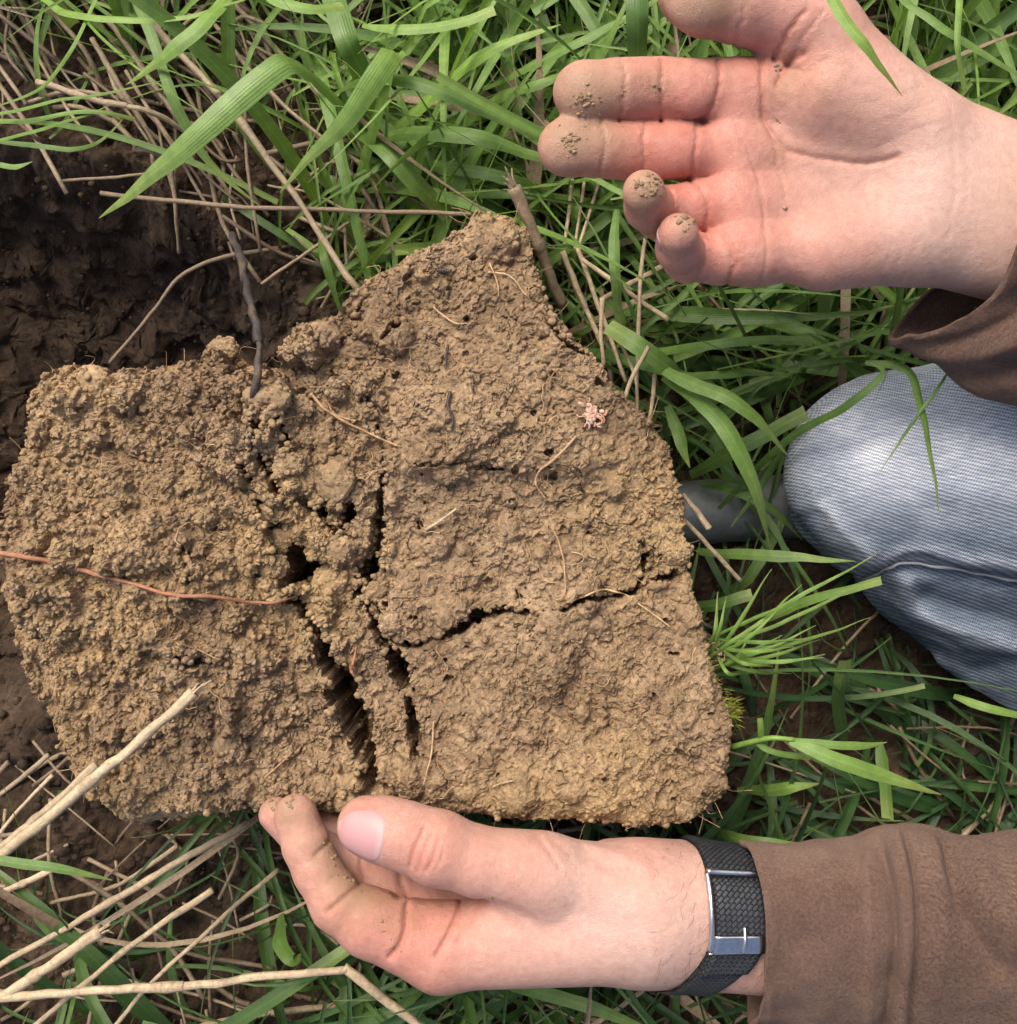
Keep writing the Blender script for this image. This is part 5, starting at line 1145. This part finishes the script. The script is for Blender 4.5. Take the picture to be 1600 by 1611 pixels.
blade([(800, 250, .02), (900, 150, .07), (960, 60, .10), (1000, -30, .11)], 14, 'narrow green leaf curving up beside the index finger', 0.6, 0.3, group=GB)
blade([(760, 140, .05), (860, 90, .08), (960, 40, .09), (1100, -40, .08)], 16, 'green leaf running up right behind the thumb', 0.5, 0.2, group=GB)
blade([(700, 210, .02), (790, 150, .06), (850, 130, .08), (930, 105, .07)], 20, 'green leaf ending at the index fingertip', 0.65, 0.1, group=GB)
blade([(1085, 612, .10), (1050, 575, .125), (1000, 540, .13), (955, 512, .12)], 30, 'broad light green leaf stub at the right rim of the block', 0.6, 0.1, group=GB, cut=True, root=0.9)
blade([(1030, 570, .12), (1085, 602, .135), (1150, 628, .145), (1200, 668, .14), (1240, 718, .12)], 24, 'green leaf arching right from the rim, upper of a pair', 0.62, 0.2, group=GB)
blade([(1045, 590, .11), (1095, 625, .13), (1140, 670, .14), (1172, 725, .14), (1196, 790, .13), (1211, 858, .11)], 30, 'green leaf hanging down from the rim, lower of a pair', 0.55, 0.3, group=GB)
blade([(972, 330, .09), (966, 390, .10), (970, 450, .10), (975, 510, .09)], 18, 'upright green leaf beside the little finger', 0.5, 0.2, group=GB, root=0.5, cut=True)
blade([(1010, 555, .08), (1100, 545, .11), (1190, 534, .12), (1278, 537, .11)], 17, 'level green leaf below the palm', 0.55, 0.2, group=GB, cut=True)
blade([(1040, 590, .08), (1130, 590, .10), (1180, 585, .10), (1240, 592, .09)], 14, 'short level leaf under the longer level leaf', 0.6, 0.2, group=GB)
blade([(1085, 748, .06), (1150, 712, .09), (1210, 680, .10), (1268, 648, .11)], 26, 'dark green leaf with cut end in front of the knee', 0.28, 0.1, group=GB, cut=True)
blade([(1050, 640, .09), (1070, 690, .10), (1085, 735, .10)], 20, 'short leaf hanging at the right rim', 0.5, 0.2, group=GB)
blade([(1130, 800, .05), (1240, 690, .11), (1330, 640, .145), (1388, 588, .155), (1370, 570, .155)], 13, 'dark narrow leaf lying over the left side of the knee', 0.25, 0.3, group=GB)
blade([(1360, 570, .15), (1405, 574, .156), (1436, 592, .16), (1452, 650, .163), (1466, 720, .163), (1480, 812, .16)], 17, 'drooping leaf with brown tip lying on the denim', 0.35, 0.5, group=GB, root=0.5)
blade([(1492, 586, .165), (1445, 655, .165), (1384, 742, .16)], 6, 'thin grass strand crossing the drooping leaf on the denim', 0.3, 0.2, group=GB)
blade([(1095, 868, .06), (1180, 872, .08), (1250, 876, .09), (1345, 884, .10)], 18, 'level green leaf touching the knee', 0.5, 0.1, group=GB)
blade([(1095, 955, .07), (1140, 948, .08), (1182, 936, .085)], 20, 'dark leaf stub with cut end below the loose straw', 0.25, 0.1, group=GB, cut=True, root=0.9)
blade([(1205, 975, .06), (1270, 945, .08), (1330, 928, .09), (1386, 913, .10)], 16, 'glossy leaf with cut end under the knee', 0.5, 0.6, group=GB, cut=True)
blade([(1160, 1243, .05), (1215, 1243, .07), (1250, 1238, .08), (1290, 1232, .08)], 18, 'yellow green leaf beside the lower right corner of the block', 0.8, 0.4, group=GB)
blade([(1298, -30, .27), (1330, 30, .275), (1370, 82, .275), (1421, 150, .26)], 22, 'fresh leaf tip hanging over the open palm', 0.85, 0.2, group=GB, root=0.9)
blade([(-40, 1350, .19), (50, 1360, .19), (110, 1370, .188), (176, 1384, .182)], 16, 'green leaf tip over the pale straws at lower left', 0.5, 0.1, group=GB, root=0.9)
blade([(780, 1545, .05), (860, 1565, .07), (950, 1592, .08), (1060, 1640, .07)], 22, 'dark green leaf coming out beneath the lower hand', 0.35, 0.2, group=GB)
blade([(440, 1440, .05), (440, 1480, .08), (460, 1510, .09), (475, 1500, .08)], 24, 'curled green leaf left of the lower hand', 0.35, 0.8, group=GB)
blade([(1512, -30, .13), (1508, 60, .14), (1518, 140, .13)], 12, 'pale seeding grass stem at the top right', 0.85, 0.2, group=GB, cut=True, root=1)
blade([(1380, 200 - 240, .1), (1450, 20, .12), (1560, 90, .12), (1660, 150, .1)], 16, 'green leaf crossing the top right corner', 0.5, 0.2, group=GB)
blade([(1330, 1180, .02), (1320, 1100, .06), (1330, 1040, .08)], 22, 'upright dark leaf with cut tip right of the block sprout', 0.2, 0.1, group=GB, cut=True)
blade([(1385, 1170, .04), (1392, 1220, .05), (1398, 1288, .07)], 22, 'short leaf with torn end above the lower sleeve', 0.3, 0.1, group=GB, cut=True)
blade([(1500, 1095, .08), (1560, 1115, .09), (1660, 1140, .09)], 14, 'bright narrow leaf crossing the shin', 0.8, 0.2, group=GB)
blade([(1110, 1300, .05), (1160, 1320, .09), (1230, 1328, .10), (1282, 1330, .09)], 18, 'green leaf lying along the cuff of the lower sleeve', 0.4, 0.3, group=GB)
# sprouts that grow out of the block's old turf side
def block_sprout():
    r = empty('sprout', None, 'single light green sprout growing from the lower right rim of the block', 'grass')
    q = np.array([P(*v) for v in spline([(1150, 1176, .13), (1180, 1168, .14), (1215, 1161, .15), (1250, 1164, .152)], 14)]); V, F, al = tube(q, 0.0014*np.linspace(1.1, 0.8, 14), 8); obj('stem', mesh_np('stem', V, F, True, {'tone': np.full(len(V), 0.95), 'along': al*0.4, 'across': np.full(len(V), 0.5)}), M['leaf'], r)
    blade([(1243, 1164, .152), (1310, 1192, .158), (1400, 1224, .155), (1482, 1248, .145)], 24, '', 0.68, 0.2, parent=r, name='leaf')
    blade([(1243, 1163, .152), (1310, 1170, .155), (1360, 1173, .152), (1397, 1167, .145)], 13, '', 0.65, 0.2, parent=r, name='leaf')
    blade([(1190, 1166, .143), (1220, 1184, .145), (1276, 1192, .14)], 11, '', 0.5, 0.2, parent=r, name='leaf', cut=True)
    blade([(1200, 1166, .145), (1197, 1148, .150), (1195, 1130, .152)], 10, '', 0.75, 0.1, parent=r, name='leaf', cut=True, )
block_sprout()
def needle_tuft():
    r = empty('grass_tuft', None, 'tuft of thin needle grass growing from the right rim of the block', 'grass'); rr = np.random.default_rng(3)
    ends = [(1386, 868), (1366, 914), (1370, 972), (1290, 1006), (1298, 1030), (1296, 1036), (1262, 920), (1214, 895), (1225, 955), (1285, 985), (1270, 1005), (1250, 1018), (1245, 1060), (1215, 1050), (1130, 930), (1142, 940), (1230, 1000), (1200, 975), (1180, 1000), (1175, 1060)]
    for i, (x, y) in enumerate(ends):
        a = (1118+rr.normal(0, 5), 1030+rr.normal(0, 12)); z = rr.uniform(.12, .15); m = ((a[0]+x)/2+rr.normal(0, 6), (a[1]+y)/2+10+rr.normal(0, 6))
        blade([(a[0], a[1], .125), (m[0], m[1], z+.012), (x, y, z+rr.uniform(-.01, .02))], 6.0, '', rr.uniform(0.55, 0.95), 0.2, parent=r, name='blade', fold=0.5, root=0.8)
    sp = Soup()
    for k in range(14):
        p = spline([P(1108+rr.normal(0, 4), 1030+rr.normal(0, 14), .125), P(1135+rr.normal(0, 6), 1022+rr.normal(0, 10), .135)], 5); V, F, al = tube(p, 0.0006, 6); sp.add(V, F, tone=rr.random()*0.5, along=al)
    obj('dry_sheath', sp.mesh('dry_sheath'), M['straw'], r)
needle_tuft()
def moss(pts, label):
    sp = Soup(); rr = np.random.default_rng(len(label))
    for k in range(170):
        x, y = pts[rr.integers(len(pts))]; p0 = P(x+rr.normal(0, 6), y+rr.normal(0, 10), .128+rr.normal(0, .006)); d = np.array([0.9, rr.normal(0, .5), rr.normal(.5, .5)]); d /= np.linalg.norm(d)
        t = np.linspace(0, 1, 4); V, F, al, ac = ribbon(p0+np.outer(t, d)*rr.uniform(.002, .0045), np.maximum(0.0009*(1-t), 0.0001), 0.3); sp.add(V, F, tone=rr.random(), along=al, across=ac)
    obj('moss', sp.mesh('moss'), M['moss'], None, label, 'moss', 'moss on the turf side of the block')
moss([(1112, 1068), (1116, 1074), (1108, 1042)], 'small yellow green moss cushion just below the needle grass'); moss([(1146, 1108), (1150, 1118), (1142, 1128)], 'darker moss cushion lower on the right rim of the block')

# ---- the sward: uncountable blades rooted in the turf
def sward():
    rr = np.random.default_rng(17); sp = Soup(); dg = Soup(); s = S(0.0); outp = np.array(OUT, float); n = 0
    def inside(x, y, z):
        sc = (CAM_H-z)*TAN/800
        return None
    def density(px, py):
        if pitd(px, py) > -25: return 0.0
        if px < 430 and py < 420: return 0.5 if py < 140 else 0.14
        if px < 400 and py > 1000: return 0.03+0.20*(py > 1400)
        if py < 520 and px < 1000: return 1.0
        if py < 620: return 0.95
        if px > 1050 and py < 1330: return (0.85 if py < 700 else 0.26)+0.30*(px > 1380)
        return 0.60
    tries = 0
    while n < 4000 and tries < 10000:
        tries += 1
        px = rr.uniform(-320, 2100); py = rr.uniform(-600, 1950)
        if rr.random() > density(px, py): continue
        if 60 < px < 1000 and 640 < py < 1180: continue
        lit = sstep(900, 200, py)*0.9; low = px > 1050 and 760 < py < 1320  # sunlit top and shaded lower right, both painted into the blade tone
        az0 = rr.uniform(0, 6.28)
        for k in range(rr.integers(2, 6)):
            Ln = rr.uniform(0.05, 0.24)*(0.75 if low else 1); wd = (0.0016+0.0085*rr.random()**1.9)*(0.55+0.45*Ln/0.24); az = az0+rr.normal(0, 1.1); el = rr.uniform(0.4, 1.35)*(0.7 if low else 1); bend = rr.uniform(0.4, 2.4); m = 11
            if px > 1350 and py < 330: az = rr.normal(1.3, 0.45)+math.pi*(rr.random() < 0.4)
            p = [np.array([(px-800)*s+rr.normal(0, .004), (805.5-py)*s+rr.normal(0, .004), 0.0])]; p[0][2] = 0.0
            cv = rr.normal(0, 0.5); kink = rr.integers(3, 9) if rr.random() < 0.18 else 99
            for j in range(m-1):
                t = j/(m-1); e = el-bend*t-(0.9 if j >= kink else 0); a = az+cv*t; p.append(p[-1]+Ln/(m-1)*np.array([math.cos(e)*math.cos(a), math.cos(e)*math.sin(a), math.sin(e)]))
            p = np.array(p); p[:, 2] = np.maximum(p[:, 2], -0.002+0.008*rr.random())
            bxp = p[:, 0]/S0+800; byp = 805.5-p[:, 1]/S0; dd = outd(bxp, byp)
            if ((dd > -14) & (p[:, 2] > 0.045)).any() : continue
            gx_, gy_ = p[:, 0]/s+800, 805.5-p[:, 1]/s
            if (pitd(gx_, gy_) > -12).any() and rr.random() < 0.97: continue
            if ((gx_ < 470) & (gy_ < 430) & (gy_ > 170)).any() and rr.random() < 0.7: continue
            if (FRv(p) < 0.004).any() or (FLv(p) < 0.004).any() or (FJv(p) < 0.003).any(): continue
            t = np.linspace(0, 1, m); cut = rr.random() < 0.2
            V, F, al, ac = ribbon(p, np.maximum(wd*np.minimum(1, 0.5+2*t)*(np.clip((1-t)/0.5, 0, 1)**0.8 if not cut else 1-0.2*t), 0.0003), 0.3, rr.normal(0, 0.8), across=5)
            dead = rr.random() < (0.03 if low else 0.07)
            if dead:
                dg.add(V, F, tone=0.1+0.55*rr.random()*(0.4 if low else 1), along=al, across=ac); continue  # withered blades darkened too, as shade in the lower right
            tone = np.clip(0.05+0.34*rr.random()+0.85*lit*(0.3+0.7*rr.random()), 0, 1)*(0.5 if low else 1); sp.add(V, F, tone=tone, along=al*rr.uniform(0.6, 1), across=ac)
            n += 1
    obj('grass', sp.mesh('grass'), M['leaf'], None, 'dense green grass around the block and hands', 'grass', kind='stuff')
    obj('dead_grass', dg.mesh('dead_grass'), M['straw'], None, 'withered tan grass blades mixed into the green sward', 'grass', kind='stuff')
    # dead straw bits and thatch between the blades
    sp = Soup()
    for k in range(1100):
        px = rr.uniform(-200, 1900); py = rr.uniform(-250, 1850)
        if k % 14 == 0: px, py = rr.uniform(0, 460), rr.uniform(-60, 320)
        
        if density(px, py) == 0 or (px > 1050 and 700 < py < 1330 and k % 2): continue
        a = rr.normal(-0.9, 0.5) if (px < 520 and py < 480) else rr.uniform(0, 6.28); Ln = rr.uniform(0.02, 0.10); c = np.array([(px-800)*s, (805.5-py)*s, rr.uniform(0.002, 0.022)])
        d = np.array([math.cos(a), math.sin(a), rr.normal(0, 0.12)])
        p = spline([c-d*Ln/2, c+rr.normal(0, .004, 3), c+d*Ln/2], 7); p[:, 2] = np.maximum(p[:, 2], 0.001)
        bxp = p[:, 0]/S0+800; byp = 805.5-p[:, 1]/S0
        if ((outd(bxp, byp) > -8) & (p[:, 2] > .04)).any() or (FLv(p) < .003).any() or (FJv(p) < .003).any(): continue
        V, F, al = tube(p, rr.uniform(0.0005, 0.0017), 6, True); sp.add(V, F, tone=rr.random()*0.5, along=al)
    obj('straw_litter', sp.mesh('straw_litter'), M['straw'], None, 'dead straw bits and thatch between the grass', 'straw', kind='stuff')
    # crumbs and clods on the bare ground
    sp = Soup(); protos = [lump(s_+60) for s_ in range(8)]
    ax_ = np.arange(-220, 1800, 10.0); gm = ground_z(*np.meshgrid(ax_, ax_)); gzl = lambda x, y: gm[int(np.clip((y+220)/10, 0, len(ax_)-1)), int(np.clip((x+220)/10, 0, len(ax_)-1))]
    for k in range(3000):
        px, py = [(rr.uniform(-200, 560), rr.uniform(1000, 1800)), (rr.uniform(-200, 520), rr.uniform(150, 1100)), (rr.uniform(400, 1750), rr.uniform(-100, 1700))][k % 3]
        V, F = protos[rr.integers(8)]; r = (2.0+(5 if k % 3 == 1 else 13)*rr.random()**3)*s; x, y = (px-800)*s, (805.5-py)*s
        sp.add(V*r+np.array([x, y, float(gzl(px, py))+r*0.1+0.003]), F)
    obj('soil_crumbs', sp.mesh('soil_crumbs'), M['ground'], None, 'scattered dark soil crumbs on the ground', 'soil', kind='stuff')
def clampv(f):
    lo = f.lo; hi = f.lo+(f.n-1)*f.h
    def g(p):
        ok = ((p > lo) & (p < hi)).all(1); r = np.full(len(p), 0.03); 
        if ok.any(): r[ok] = f.sample(f.D, p[ok])
        return r
    return g
FRv, FLv, FJv = clampv(FR), clampv(FL), clampv(FJ)
sward()
